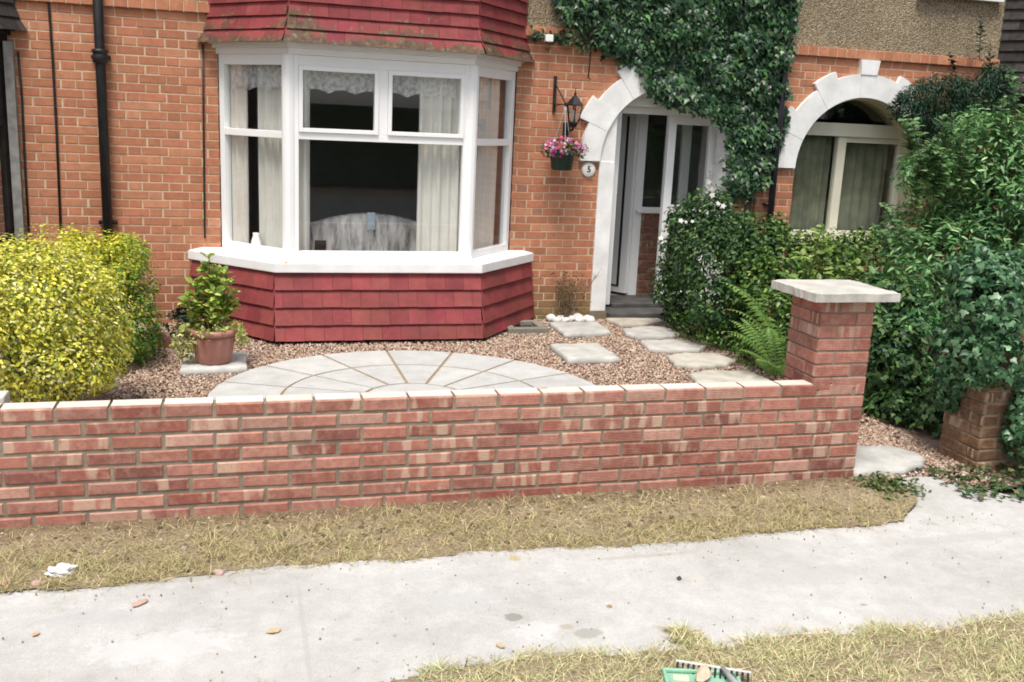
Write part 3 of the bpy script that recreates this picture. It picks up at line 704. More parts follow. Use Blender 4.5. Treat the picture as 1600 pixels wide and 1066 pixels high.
# ---- the room behind the bay
b = MB()
x0, x1, y0, y1, z0, z1 = -.14, 2.59, YF+.012, 13.2, .05, 2.5
b.add([(x0-.6, y0, z0), (x1+.6, y0, z0), (x1+.6, y1, z0), (x0-.6, y1, z0), (x0-.6, y0, z1), (x1+.6, y0, z1), (x1+.6, y1, z1), (x0-.6, y1, z1)], [(0, 1, 2, 3), (7, 6, 5, 4), (1, 5, 6, 2), (2, 6, 7, 3), (3, 7, 4, 0)])
b.build('room', M['room'], house, fix=False)
def curtain(pts, z0, z1, label, amp=.022, wl=.085, slope=0.0):
    """hanging folds along a plan line"""
    pts = [Vector((*p, 0)) for p in pts]; L = sum((pts[i+1]-pts[i]).length for i in range(len(pts)-1)); n = max(12, int(L/.012))
    vs = []; fs = []; nz = 10; ph = rng.random()*6
    for j in range(nz+1):
        tz = j/nz; z = lerp(z0, z1, tz)
        for i in range(n+1):
            s = L*i/n*(1-slope*tz*.0); rem = s; k = 0
            while k < len(pts)-2 and rem > (pts[k+1]-pts[k]).length: rem -= (pts[k+1]-pts[k]).length; k += 1
            d = (pts[k+1]-pts[k]).normalized(); p = pts[k]+d*rem; nn = Vector((-d.y, d.x, 0))
            a = amp*(math.sin(s/wl*6.283+ph+.5*math.sin(2.2*tz))+.4*math.sin(s/wl*2.9+ph*2)); vs.append(p+nn*a+Vector((0, 0, z)))
    for j in range(nz):
        for i in range(n): q = j*(n+1)+i; fs.append((q, q+1, q+n+2, q+n+1))
    b = MB(); b.add(vs, fs); o = b.build('curtain', M['curtain'], None, True, fix=False)
    mod = o.modifiers.new('thickness', 'SOLIDIFY'); mod.thickness = .004
    return tag(o, label, 'curtain', 'cream curtains in the bay window')
curtain([(-.03, 9.36), (.10, 9.21)], .3, 2.42, 'narrow cream curtain at the far left of the left side light of the bay')
curtain([(.20, 9.13), (.50, 8.80), (.62, 8.80)], .3, 2.42, 'cream curtain drawn back to the left corner post of the bay')
curtain([(1.56, 8.80), (1.94, 8.80), (2.03, 8.86)], .3, 2.42, 'wide cream curtain at the right of the large middle window pane')
curtain([(2.12, 8.96), (2.40, 9.30)], .3, 2.42, 'cream curtain hanging in the right side light of the bay', amp=.03)
lm = mat('net lace', (.8, .8, .78), .9, .1); t = NT(lm); g = t.geo()
tb = t.n('ShaderNodeBsdfTransparent'); mx = t.n('ShaderNodeMixShader'); t.l(t.ramp(t.noise(g, 26, 3, .6), [(.35, (.35,)*3), (.6, (.75,)*3)]), mx.inputs[0]); t.l(tb.outputs[0], mx.inputs[1]); t.l(t.b.outputs[0], mx.inputs[2]); t.l(mx.outputs[0], t.out.inputs[0])
def valance(a, c, label):
    b = MB(); a = Vector((*a, 0)); c = Vector((*c, 0)); d = (c-a).normalized(); nn = Vector((-d.y, d.x, 0)); L = (c-a).length; n = int(L/.012); vs = []
    for i in range(n+1):
        s_0 = L*i/n; p = a+d*s_0+nn*.008*math.sin(s_0*70); zb = 2.10+.035*abs(math.sin(s_0*14)); vs += [p+Vector((0, 0, zb)), p+Vector((0, 0, 2.38))]
    b.add(vs, [(2*i, 2*i+2, 2*i+3, 2*i+1) for i in range(n)]); o = b.build('net_valance', lm, None, True, fix=False); tag(o, label, 'net curtain', 'net valances in the bay window')
valance((.55, 8.775), (1.88, 8.775), 'scalloped white net valance across the two opening lights of the bay')
valance((-.02, 9.30), (.42, 8.80), 'scalloped white net valance in the left side light of the bay')
# pale settee back
so = empty('sofa', (1.15, 9.75, .05), 0, 'pale patterned sofa with a curved back behind the large bay window pane', 'sofa')
m = mat('mottled sofa cover', (.4, .38, .36), .9, .15); t = NT(m); g = t.geo()
mp = t.n('ShaderNodeMapping'); mp.inputs['Scale'].default_value = (2.4, 1, .5); t.l(g, mp.inputs[0])
t.col(t.ramp(t.noise(mp.outputs[0], 5, 4, .65, .4), [(.32, (.13, .12, .12)), (.44, (.5, .47, .45)), (.6, (.84, .81, .77))]))
b = MB(); n = 24; pr = []
for i in range(n+1):
    u = i/n; x = .45+1.5*u; h = .84+.20*math.sin(math.pi*u)**.8
    for (dy, hz) in ((-.09, .15), (-.12, h-.10), (-.07, h-.01), (0, h), (.08, h-.03), (.12, h-.12), (.12, .15)): pr.append((x, 9.32+dy, hz))
fs = [(i*7+k, i*7+k+1, (i+1)*7+k+1, (i+1)*7+k) for i in range(n) for k in range(6)]
b.add(pr, fs+[tuple(range(6, -1, -1)), tuple(range(n*7, n*7+7))]); b.build('backrest', m, so, True)
b = MB(); b.box(.48, 1.92, 9.45, 10.1, .05, .5); b.build('seat', m, so, bevel=.05)
b = MB(); b.box(1.16, 1.24, 9.15, 9.19, .90, 1.06); o = b.build('cushion', noisy('pale blue cloth', (.35, .45, .55), (.5, .58, .64), 9), so, bevel=.01)
b = MB(); b.box(.66, .76, 8.80, 8.815, .70, .84); b.box(.68, .74, 8.815, 8.85, .70, .72); o = b.build('picture_frame', M['dark_wood']); tag(o, 'small dark picture frame standing behind the large bay window pane', 'picture frame')
b = MB(); b.lathe((.17, 9.06, .70), [(.03, 0), (.045, .03), (.05, .09), (.03, .15), (.035, .17)], 16); o = b.build('vase', M['ceramic'], None, True); tag(o, 'white vase standing inside the left side light of the bay', 'vase')
b = MB(); b.box(-.05, .6, 8.72, 8.74, .3, .31)  # inner window board carries them
bb = MB(); bb.prism([(-.05, YF-.01), (.51, 8.73), (1.94, 8.73), (2.49, YF-.01)], .66, .699); bb.build('window_board', M['white'], house)

# ---- porch of number 5
b = MB()
b.box(3.47, 3.632, YF-.025, YF+.235, .085, 1.594); b.build('pilaster', M['stucco'], house, bevel=.006)
b = MB(); b.box(4.83, 4.972, YF-.012, YF+.235, .085, 1.594); b.build('pilaster', M['stucco'], house, bevel=.006)
b = MB()                                                       # white plaster over the porch screen
arc = lambda lo, hi, n: [(4.22+.753*math.cos(a), 1.595+.753*math.sin(a)) for a in np.linspace(lo, hi, n)]
aL = math.acos((4.22-3.632)/.753)
b.xprism([(3.4672, 1.5945)]+arc(math.pi, math.pi-aL, 14)+[(3.632, 1.5945)], YF-.015, YF+.2)
b.xprism([(4.973, 1.5945), (4.83, 1.5945)]+arc(math.acos((4.83-4.22)/.753), 0, 14), YF+.0, YF+.2)
at_ = math.asin((2.142-1.595)/.753)
b.xprism(arc(math.pi-at_, at_, 30), YF+.11, YF+.3)
b.build('arch_infill', M['stucco'], house)
d0 = YF+.24
b = MB()
def fb(x0, x1, z0, z1, y0=0, y1=.07): b.box(x0, x1, d0+y0, d0+y1, z0, z1)
fb(3.632, 3.78, .10, 2.14); fb(4.30, 4.385, .10, 2.07, -.01, .06); fb(4.775, 4.86, .10, 2.14); fb(3.781, 4.774, 2.071, 2.14, -.004)
fb(4.386, 4.774, .10, .24); fb(4.386, 4.774, 1.985, 2.07); fb(4.386, 4.774, 1.08, 1.16)
fo = b.build('porch_screen', M['white'], house, bevel=.004)
for z0, z1 in ((.235, 1.085), (1.155, 1.99)):
    g = MB(); g.box(4.38, 4.78, d0+.03, d0+.036, z0, z1); g.build('pane', M['glass'], fo)
# inner glazed screen and the white door standing ajar
d1 = 10.07
b = MB()
for (xa_, xb_, za_, zb_) in ((4.18, 4.275, .10, 2.2), (4.70, 4.80, .12, 2.2), (4.276, 4.699, 1.02, 1.09), (4.276, 4.699, 2.08, 2.2)): b.box(xa_, xb_, d1, d1+.06, za_, zb_)
fo = b.build('inner_screen', M['white'], house, bevel=.004)
for z0, z1 in ((1.085, 2.085),):
    g = MB(); g.box(4.27, 4.705, d1+.025, d1+.031, z0, z1); g.build('pane', M['glass'], fo)
b = MB(); b.box(4.277, 4.698, d1+.03, d1+.13, .05, 1.018, 0)
for k in range(13):
    z0 = .06+k*.0735; x = 4.20+(.112 if k % 2 else 0)
    while x < 4.69:
        xa, xb = max(x, 4.278), min(x+.215, 4.697)
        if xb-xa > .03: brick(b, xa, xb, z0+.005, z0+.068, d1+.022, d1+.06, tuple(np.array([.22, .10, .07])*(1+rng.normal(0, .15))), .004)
        x += .225
b.build('dwarf_wall', [M['mortar_old'], M['old_brick']], house, fix=False)
b = MB(); b.box(4.20, 4.80, d1-.05, d1-.002, 1.035, 1.06); b.build('ledge', M['white'], house)
p, q = Vector((3.83, 10.60, 0)), Vector((4.165, 10.09, 0))
d = (q-p).normalized(); nn = Vector((d.y, -d.x, 0))
if nn.y > 0: nn = -nn
b = MB()
def leaf(s0, s1, z0, z1, o0, o1, bb):
    L = (q-p).length; c = [p+d*L*s0+nn*o0, p+d*L*s1+nn*o0, p+d*L*s1+nn*o1, p+d*L*s0+nn*o1]; bb.prism([(v.x, v.y) for v in c], z0, z1)
leaf(0, 1, .13, 2.15, -.02, .022, b)
dr = b.build('front_door', M['white'], house, bevel=.004)
b = MB(); leaf(.40, .455, .215, 2.05, .0226, .026, b); leaf(.80, .85, .215, 2.05, .0226, .026, b); leaf(.10, .85, .195, .214, .0226, .026, b); b.build('gasket', M['dark_wood'], dr)
b = MB(); leaf(.58, .70, 1.0, 1.22, .023, .034, b); leaf(.50, .68, 1.13, 1.155, .034, .065, b); b.build('handle', M['brass'], dr)
b = MB(); b.box(3.45, 3.645, YF-.035, YF+.23, -.02, .084); PLM = noisy('brown stone plinth', (.16, .12, .08), (.24, .19, .13), 12, .9, .3); b.build('plinth', PLM, house); b = MB(); b.box(4.82, 4.985, YF-.03, YF+.23, -.02, .084); b.build('plinth', PLM, house)
b = MB(); b.box(3.646, 4.819, YF-.14, 10.06, -.02, .075); b.box(3.79, 4.83, YF+.2, 10.06, .0751, .118); b.build('doorstep', M['slate'], house, bevel=.008)
b = MB()   # porch side walls, ceiling and the dim hall behind
b.box(3.55, 3.62, YF+.33, 11.8, .0, 2.5); b.box(4.98, 5.05, YF+.33, 11.8, 0, 2.5); b.box(3.55, 5.05, YF+.33, 11.8, 2.36, 2.43); b.box(3.55, 5.05, 11.8, 11.87, 0, 2.5); b.box(3.62, 4.98, 10.07, 11.8, .0, .1)
b.build('hall', M['room'], house)
# ---- window of the right house
b = MB(); d0 = YF+.22
def fb2(x0, x1, z0, z1, y0=0, y1=.07): b.box(x0, x1, d0+y0, d0+y1, z0, z1)
fb2(5.65, 5.72, .85, 1.94); fb2(7.06, 7.13, .85, 1.94); fb2(5.60, 7.18, 1.941, 2.08, -.03); fb2(6.29, 6.39, .85, 1.94, -.006)
fb2(6.391, 7.06, 1.88, 1.94, .004); fb2(5.72, 7.06, .85, .92)
fo = b.build('window_frame', M['cream'], houseR, bevel=.004)
for x0, x1, z1 in ((5.715, 6.295, 1.945), (6.385, 7.065, 1.885)):
    g = MB(); g.box(x0, x1, d0+.03, d0+.036, .915, z1); g.build('pane', M['glass'], fo)
g = MB(); g.xprism([(x, z) for x, z in ring(6.39, 1.6, 0, .75, rad(180), 0, 0, 0, 30)[:30] if z > 2.079], d0+.03, d0+.036); g.build('fanlight', M['glass'], houseR)
b = MB(); b.xprism(ring(6.39, 1.595, .735, .7515, rad(178), rad(2), 0, 0, 24), YF+.0, d0+.1); b.build('arch_soffit', M['soffit'], houseR)
b = MB(); b.box(5.62, 5.649, YF+.022, d0+.2, .8, 1.594); b.box(7.131, 7.16, YF+.022, d0+.2, .8, 1.594); b.box(5.62, 7.16, YF-.05, d0, .77, .848); b.build('reveal', M['soffit'], houseR)
b = MB(); b.add([(5.2, d0+.1, .3), (7.6, d0+.1, .3), (7.6, 12, .3), (5.2, 12, .3), (5.2, d0+.1, 2.45), (7.6, d0+.1, 2.45), (7.6, 12, 2.45), (5.2, 12, 2.45)], [(0, 1, 2, 3), (7, 6, 5, 4), (1, 5, 6, 2), (2, 6, 7, 3), (3, 7, 4, 0)]); b.build('room', noisy('olive dim room', (.26, .25, .16), (.36, .34, .22), 2, .9, 0), houseR, fix=False)
o = curtain([(6.40, d0+.16), (7.05, d0+.16)], .4, 2.0, 'olive net curtain behind the right pane under the white arch', amp=.012, wl=.12); del o['group']
o.data.materials.clear(); o.data.materials.append(noisy('olive net', (.16, .17, .11), (.30, .31, .21), 6, .9, 0))
o = curtain([(5.72, d0+.14), (6.30, d0+.14)], .4, 2.0, 'olive net curtain behind the left pane under the white arch', amp=.015, wl=.1); del o['group']
o.data.materials.clear(); o.data.materials.append(noisy('olive net', (.16, .17, .11), (.30, .31, .21), 6, .9, 0))

# ------------------------------------------------------------------ fittings on the house front
b = MB(); X = -1.09
b.tube([(X, YF-.075, 0.02), (X, YF-.075, 4.6)], .041, 14); b.lathe((X, YF-.075, 2.26), [(.043, 0), (.062, .01), (.062, .07), (.056, .085), (.066, .09), (.066, .115), (.043, .12)], 16)
b.box(X-.075, X+.075, YF-.05, YF-.0016, 2.30, 2.33); b.box(X-.075, X+.075, YF-.05, YF-.0016, .9, .93)
o = b.build('downpipe', M['black_iron'], None, True); tag(o, 'thick black cast iron downpipe with a collar left of the bay', 'downpipe')
b = MB(); X = 5.37
b.tube([(X, YF-.10, 4.6), (X, YF-.10, 1.9), (X+.01, YF-.075, 1.78), (X+.03, YF-.07, .02)], .034, 12)
b.box(X-.05, X+.07, YF-.06, YF-.0016, 1.2, 1.225); b.box(X-.05, X+.05, YF-.09, YF-.0366, 2.78, 2.805)
o = b.build('downpipe', noisy('black plastic pipe', (.012, .014, .018), (.022, .024, .03), 10, .35, .05, 60, .5), None, True); tag(o, 'thin black downpipe between the ivy and the white window arch', 'downpipe')
def cable(px, label, r=.008, out=.014, group=None):
    pts = []
    for (x, y) in px: p = atY(x, y, YF-out); pts.append(p)
    b = MB(); b.tube(pts, r, 6); o = b.build('cable', M['black_iron'], None, True); return tag(o, label, 'cable', group)
b0 = atY(76, -60, YF-.014)
cable([(72, -70), (76, 5), (82, 90), (88, 200), (95, 365)], 'thin black cable running down the brick left of the thick downpipe', .010)
cable([(28, 80), (34, 150), (39, 260), (45, 362)], 'black cable beside the dark bay at the left edge', .009)
cable([(317, 70), (318, 180), (319, 290), (320, 372)], 'black cable dropping beside the left end of the red bay', .008)
cable([(908, 66), (919, 70), (923, 80), (921, 105), (919, 122), (923, 124)], 'short hooked brown cable on the brick above the wall lantern', .006)
# alarm box
b = MB(); p = atY(855, 61, YF-.03); b.box(p.x-.04, p.x+.035, YF-.115, YF-.0016, p.z-.03, p.z+.035); al = b.build('sensor_box', M['white'], None, bevel=.006); tag(al, 'small white sensor box on the brick under the string course', 'sensor')
b = MB(); b.tube([atY(858, 68, YF-.03), atY(861, 75, YF-.035), atY(856, 79, YF-.02), atY(853, 76, YF-.008)], .004, 6); b.build('lead', M['black_iron'], al)
# number plaque
p = atY(919.5, 265, YF-.01); c = (p.x, YF-.0016, p.z)
pl = empty('house_number', c, 0, 'round white house number plaque with a black 5 beside the porch', 'number plaque')
b = MB(); n = 32; prof = [(.001, .022), (.055, .022), (.066, .017), (.072, .010), (.072, 0)]
vs = []; fs = []
for r, h in prof:
    for k in range(n): a = 2*math.pi*k/n; vs.append((c[0]+r*math.cos(a), c[1]-h, c[2]+r*math.sin(a)))
for i in range(len(prof)-1):
    for k in range(n): fs.append((i*n+k, i*n+(k+1) % n, (i+1)*n+(k+1) % n, (i+1)*n+k))
b.add(vs, fs+[tuple(range(n))]); b.build('disc', M['ceramic'], pl, True)
b = MB()
for k in range(28):
    a = 2*math.pi*k/28; b.lathe((c[0]+.066*math.cos(a), c[1]-.016, c[2]+.066*math.sin(a)), [(.0042, -.004), (.0042, .004)], 6)
b.build('beaded_rim', noisy('grey glaze', (.45, .46, .47), (.6, .6, .6), 30), pl)
tc = bpy.data.curves.new('five', 'FONT'); tc.body = '5'; tc.size = .085; tc.extrude = .0015; tc.align_x = 'CENTER'; tc.align_y = 'CENTER'; tc.offset = .0012
to = bpy.data.objects.new('tmp', tc); COL.objects.link(to); dg = bpy.context.evaluated_depsgraph_get(); me = bpy.data.meshes.new_from_object(to.evaluated_get(dg)); bpy.data.objects.remove(to)
me.transform(Matrix.Translation((c[0], c[1]-.0236, c[2])) @ Matrix.Rotation(rad(90), 4, 'X')); me.materials.clear(); link('numeral', me, M['black_iron'], pl)
# lantern
Yl = YF-.19; p = atY(897, 182, Yl); lc = Vector((p.x, Yl, p.z-.07))
la = empty('wall_lantern', lc, 0, 'black coach lantern with glass sides on the brick beside the arch', 'lantern')
b = MB()
for k in range(6):
    a = math.pi/3*k+.3; b.tube([lc+Vector((.052*math.cos(a), .052*math.sin(a), .02)), lc+Vector((.078*math.cos(a), .078*math.sin(a), .17))], .0065, 6)
b.lathe(lc, [(.02, -.035), (.03, -.03), (.045, 0), (.06, .008), (.056, .022)], 6); b.lathe(lc, [(.09, .168), (.094, .176), (.07, .2), (.036, .24), (.03, .25), (.012, .262), (.012, .28), (.006, .3), (.0015, .33)], 6)
b.build('lantern_body', M['black_iron'], la)
b = MB(); b.lathe(lc, [(.05, .022), (.075, .168)], 6, cap=False); b.build('glass', M['glass'], la, fix=False)
b = MB(); b.lathe(lc, [(.014, .022), (.014, .07), (.02, .08), (.022, .11), (.012, .13)], 10); b.build('bulb', M['ceramic'], la, True)
b = MB(); b.tube([lc+Vector((0, 0, -.02)), lc+Vector((0, .02, -.055)), lc+Vector((-.01, .1, -.07)), lc+Vector((-.01, .16, -.05)), lc+Vector((-.01, .187, -.05))], .011, 8); b.box(lc.x-.045, lc.x+.025, YF-.02, YF-.0016, lc.z-.11, lc.z+.01); b.build('bracket', M['black_iron'], la)
# hanging basket bracket, basket and flowers
p0 = atY(868, 119, YF-.012); p1 = atY(864, 176, YF-.012); tip = Vector((p0.x+.03, YF-.26, p0.z-.20))
tip = atY(884, 163, YF-.24)
br = empty('basket_bracket', (p0.x, YF, p0.z), 0, 'black iron bracket on the brick holding the flower basket', 'bracket')
b = MB(); b.box(p0.x-.014, p0.x+.014, YF-.024, YF-.0016, p1.z, p0.z); b.build('back_bar', M['black_iron'], br, bevel=.003)
b = MB(); b.tube([Vector((p0.x, YF-.02, p0.z-.07)), tip], .006, 6); b.tube([Vector((p0.x, YF-.02, tip.z-.01)), tip], .006, 6); b.lathe(tip+Vector((0, 0, -.01)), [(.008, -.01), (.018, .004), (.016, .02), (.005, .03)], 8); b.build('arm', M['black_iron'], br)
bc = atY(878, 252, YF-.22); bk = empty('hanging_basket', (bc.x, bc.y, bc.z-.09), 0, 'dark green hanging planter under the lantern', 'hanging basket')
b = MB()
b.lathe((bc.x, bc.y, bc.z-.085), [(.085, 0), (.10, .01), (.118, .15), (.13, .155), (.13, .175), (.118, .178), (.105, .16), (.1, .15)], 20); b.build('pot', M['green_plastic'], bk, True)
b = MB()
for k in range(3):
    a = 2.1*k+.4; b.tube([Vector((bc.x+.115*math.cos(a), bc.y+.115*math.sin(a), bc.z+.09)), tip+Vector((0, 0, -.02))], .0028, 5)
b.lathe(tip+Vector((0, 0, -.08)), [(.006, 0), (.013, .03), (.006, .06)], 8); b.build('chain', M['steel'], bk)
fl = empty('flowers', (bc.x, bc.y, bc.z+.07), 0, 'pink and magenta busy lizzies filling the green hanging planter', 'flowers')
el = [((bc.x, bc.y, bc.z+.12), (.17, .15, .10)), ((bc.x+.18, bc.y, bc.z+.11), (.07, .07, .06)), ((bc.x-.13, bc.y-.02, bc.z+.10), (.08, .08, .07))]
P, N = shell(el, 420, .5); foliage('foliage', P, N, [(.03, .07, .025), (.07, .14, .04), (.12, .17, .05)], .042, M['leaf'], fl)
P, N = shell(el, 150, .92); PET = ([(0, 0, .02)]+[(math.cos(a)*(1 if i % 2 else .55), math.sin(a)*(1 if i % 2 else .55), 0) for i, a in enumerate(np.linspace(0, 2*math.pi, 10, endpoint=False))], [(0, i, i % 10+1) for i in range(1, 11)])
pc = np.array([(.62, .06, .26), (.75, .18, .4), (.8, .42, .55), (.55, .05, .12), (.78, .62, .7), (.45, .12, .42)])[rng.choice(6, len(P))]
nr = N+np.array([0, -.7, .3])+rng.normal(0, .3, P.shape); inst('blossom', PET[0], PET[1], P+unit(nr)*.012, frames(nr, rng.normal(0, 1, P.shape), rng.uniform(.014, .024, len(P))), pc, M['petal'], fl)['kind'] = 'stuff'
# cup on the sill
cp = Vector((2.72, 9.235, .6725)); cp = Vector((atZ(820, 384, .69).x, atZ(820, 384, .69).y, .69))
cu = empty('teacup', cp, 0, 'white china cup with a handle on the right end of the bay sill', 'cup')
b = MB(); b.lathe(cp, [(.025, 0), (.03, .004), (.043, .03), (.046, .068), (.042, .07), (.040, .06), (.036, .02), (.0, .012)], 20, cap=False); b.build('bowl', M['ceramic'], cu, True)
b = MB(); b.tube([cp+Vector((.043, 0, .058)), cp+Vector((.065, 0, .06)), cp+Vector((.074, 0, .043)), cp+Vector((.062, 0, .022)), cp+Vector((.041, 0, .02))], .0055, 8); b.build('handle', M['ceramic'], cu, True)
b = MB(); b.lathe(cp, [(.0, .078), (.02, .076), (.036, .06)], 14, cap=False); b.build('contents', noisy('tan leaf litter', (.5, .3, .12), (.6, .42, .2), 60), cu, True)

# ------------------------------------------------------------------ garden wall with pier
gw = empty('garden_wall', (1.0, YW, 0), 0, 'new low red brick garden wall ending in a square pier with a stone cap', 'wall')
CW, PW, WT = .07307, .22985, .5865
def wcol():
    c = np.array([(.37, .155, .115), (.42, .195, .15), (.31, .115, .085), (.39, .17, .13), (.47, .265, .205), (.25, .10, .08)][rng.choice(6, p=[.25, .23, .17, .2, .1, .05])]); return tuple(np.clip(c*(1.0+rng.normal(0, .10)), .03, .8))
PX0, PX1, PYB = 3.075, 3.405, 4.955
b = MB(); b.box(-2.6, PX1-.006, YW+.006, YW+.099, -.12, WT-.014, 0)
nrow = 9
for k in range(nrow):
    z1 = WT-k*CW; z0 = z1-CW
    off = 3.334 if k % 2 == 0 else 3.334-.115
    x = off-28*PW
    while x < PX1-.02:
        xa, xb = x+.006, min(x+PW-.006, PX1)
        if PX1-xb < .05: xb = PX1
        if xa < PX1-.03:
            sk = rng.normal(0, .0012); ch = .005 if xa > 1.6 else .007
            brick(b, xa, xb, z0+.0055+sk+(.003 if x < 1 else 0), z1-.0045+sk*(k > 0), YW+float(np.clip(rng.normal(0, .0015), -.003, .003)), YW+.105, wcol(), ch)
            if k == 0 and xa < PX0-.05:      # frogless beds, colour lightened to paint in sunlight on the wall top
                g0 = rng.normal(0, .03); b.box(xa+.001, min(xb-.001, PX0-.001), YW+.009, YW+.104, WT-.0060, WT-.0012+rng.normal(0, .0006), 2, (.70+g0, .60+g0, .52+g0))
        x += PW
b.build('brick_courses', [M['mortar_new'], M['wall_brick'], M['sun_paled_bed']], gw, fix=False)
b = MB(); b.box(PX0+.006, PX1-.006, YW+.108, PYB-.006, -.12, 1.062, 0); b.box(PX0+.006, PX1-.006, YW+.006, YW+.107, WT+.002, 1.062, 0)
for k in range(15):
    z1 = 1.062-k*CW-.0; z0 = z1-CW
    r0 = PX0; st = k % 2
    cuts = [(PX0, PX0+.215), (PX0+.225, PX1)] if st else [(PX0, PX0+.105), (PX0+.115, PX1)]
    if z0 > WT-.05:
        for xa, xb in cuts: brick(b, xa, xb, z0+.005, z1-.005, YW+rng.normal(0, .0015), YW+.105, wcol(), .004)
        cc = [(YW+.0072, YW+.102), (YW+.112, PYB)] if st else [(YW+.0072, YW+.212), (YW+.222, PYB)]
        for ya, yb in cc: brick(b, ya, yb, z0+.005, z1-.005, PX0-.003+rng.normal(0, .0006), PX0+.10, wcol(), .004, 'n')
    else:
        brick(b, YW+.108, PYB, z0+.005, z1-.005, PX0, PX0+.10, wcol(), .004, 'n')
b.build('pier', [M['mortar_new'], M['wall_brick']], gw, fix=False)
# the side of the pier that faces the gateway and the back
b = MB()
for k in range(15):
    z1 = 1.062-k*CW; z0 = z1-CW; st = k % 2
    for ya, yb in ([(YW+.11, PYB)] if st else [(YW+.11, YW+.212), (YW+.222, PYB)]): b.box(PX1-.004, PX1+.0, ya, yb, z0+.005, z1-.005, 0, wcol())
b.build('pier_side', M['wall_brick'], gw, fix=False)
bm = bmesh.new(); bmesh.ops.create_grid(bm, x_segments=24, y_segments=22, size=.5)
cx, cy, wx, wy = (2.975+3.50)/2, (4.565+5.03)/2, .525, .465
for v in bm.verts: v.co.x = cx+v.co.x*wx; v.co.y = cy+v.co.y*wy; v.co.z = 1.118
ex = bmesh.ops.extrude_face_region(bm, geom=bm.faces[:])
vv = [g_ for g_ in ex['geom'] if isinstance(g_, bmesh.types.BMVert)]
for v in vv: v.co.z = 1.0625
for v in bm.verts:
    dx = min(v.co.x-(cx-wx/2), cx+wx/2-v.co.x); dy = min(v.co.y-(cy-wy/2), cy+wy/2-v.co.y); e = min(dx, dy)
    n1 = .006*math.sin(31*v.co.x+2)+.007*math.sin(47*v.co.y+1)+rng.normal(0, .004)
    if e < .005:
        if dx <= e+1e-6: v.co.x += n1*.3
        if dy <= e+1e-6: v.co.y += n1*.3
    if v.co.z > 1.1:
        v.co.z += .0015*math.sin(23*v.co.x)*math.sin(19*v.co.y)+rng.normal(0, .0006)-(.010 if e < .005 else (.003 if e < .03 else 0))
bmesh.ops.recalc_face_normals(bm, faces=bm.faces)
me = bpy.data.meshes.new('coping_stone'); bm.to_mesh(me); bm.free()
a = me.color_attributes.new('Col', 'FLOAT_COLOR', 'POINT'); a.data.foreach_set('color', np.tile([.50, .48, .435, 1.], (len(me.vertices), 1)).ravel())
link('coping_stone', me, M['stone'], gw)
# bit of pale coping lying behind the wall at the left edge
b = MB(); b.box(-1.7, -1.04, 4.80, 4.92, -.03, .60, 0, (.6, .57, .5)); o = b.build('stone_block', M['stone'], None, bevel=.01); tag(o, 'pale stone block behind the wall at the far left beside the golden bush', 'stone')
# old pier of the gateway
op = empty('brick_pier', (4.45, 4.9, 0), 0, 'old weathered brick pier overgrown with ivy across the gateway', 'pier')
b = MB(); b.box(4.296, 4.624, 4.696, 5.024, -.1, .93, 0)
for k in range(14):
    z1 = .93-k*.073; z0 = z1-.073; st = k % 2
    oc = lambda: tuple(np.clip(np.array([.20, .115, .065])*(1+rng.normal(0, .15)), .02, .6))
    for xa, xb in ([(4.29, 4.505), (4.515, 4.63)] if st else [(4.29, 4.395), (4.405, 4.63)]): brick(b, xa, xb, z0+.005, z1-.005, 4.69, 4.79, oc(), .006)
    for ya, yb in ([(4.694, 4.787), (4.797, 5.03)] if st else [(4.694, 4.905), (4.915, 5.03)]): brick(b, ya, yb, z0+.005, z1-.005, 4.286, 4.39, oc(), .006, 'n')
b.build('brick_courses', [M['mortar_old'], M['old_brick']], op, fix=False)

# ------------------------------------------------------------------ paving
def slab(name, poly, z0, z1, col, label, cat, group=None, rough=.012, n=6):
    """a riven slab: outline with chipped edges"""
    pts = []
    for i in range(len(poly)):
        a, c = Vector((*poly[i], 0)), Vector((*poly[(i+1) % len(poly)], 0))
        for k in range(n): q = a.lerp(c, k/n); pts.append((q.x+rng.normal(0, rough*.4), q.y+rng.normal(0, rough*.4)))
    ce = np.mean(pts, axis=0); b = MB(); N = len(pts)
    def rg(f, z, j=0): return [(ce[0]+(x-ce[0])*f, ce[1]+(y-ce[1])*f, z+rng.normal(0, j)) for x, y in pts]
    rings = [rg(1.0, z0), rg(1.015, lerp(z0, z1, .5), .002), rg(1.0, z1-.006, .002), rg(.95, z1, .002), rg(.6, z1+.001, .002), rg(.25, z1+.001, .002)]
    v = sum(rings, []); f = []
    for r in range(len(rings)-1):
        for i in range(N): f.append((r*N+i, r*N+(i+1) % N, (r+1)*N+(i+1) % N, (r+1)*N+i))
    f += [tuple(range(N-1, -1, -1)), tuple(range((len(rings)-1)*N, len(rings)*N))]
    b.add(v, f, 0, col); o = b.build(name, M['stone'], None, True); return tag(o, label, cat, group)
PS = (.50, .46, .40); G = 'stepping stones in the gravel'
slab('stepping_stone', [(2.94, 9.02), (3.44, 9.01), (3.40, 8.53), (2.92, 8.48)], -.02, .04, (.46, .45, .42), 'square grey slab beside the white cobbles near the house wall', 'stepping stone', G)
slab('stepping_stone', [(2.64, 8.06), (3.10, 8.07), (3.08, 7.50), (2.64, 7.50)], -.02, .045, (.5, .49, .45), 'square pale slab standing proud of the gravel right of the patio circle', 'stepping stone', G)
slab('doorstep_slab', [(3.59, 9.23), (4.17, 9.19), (4.2, 9.05), (3.83, 8.88), (3.65, 8.92)], -.02, .035, (.44, .40, .33), 'brown stained irregular stone slab below the porch step', 'stepping stone', G, .02)
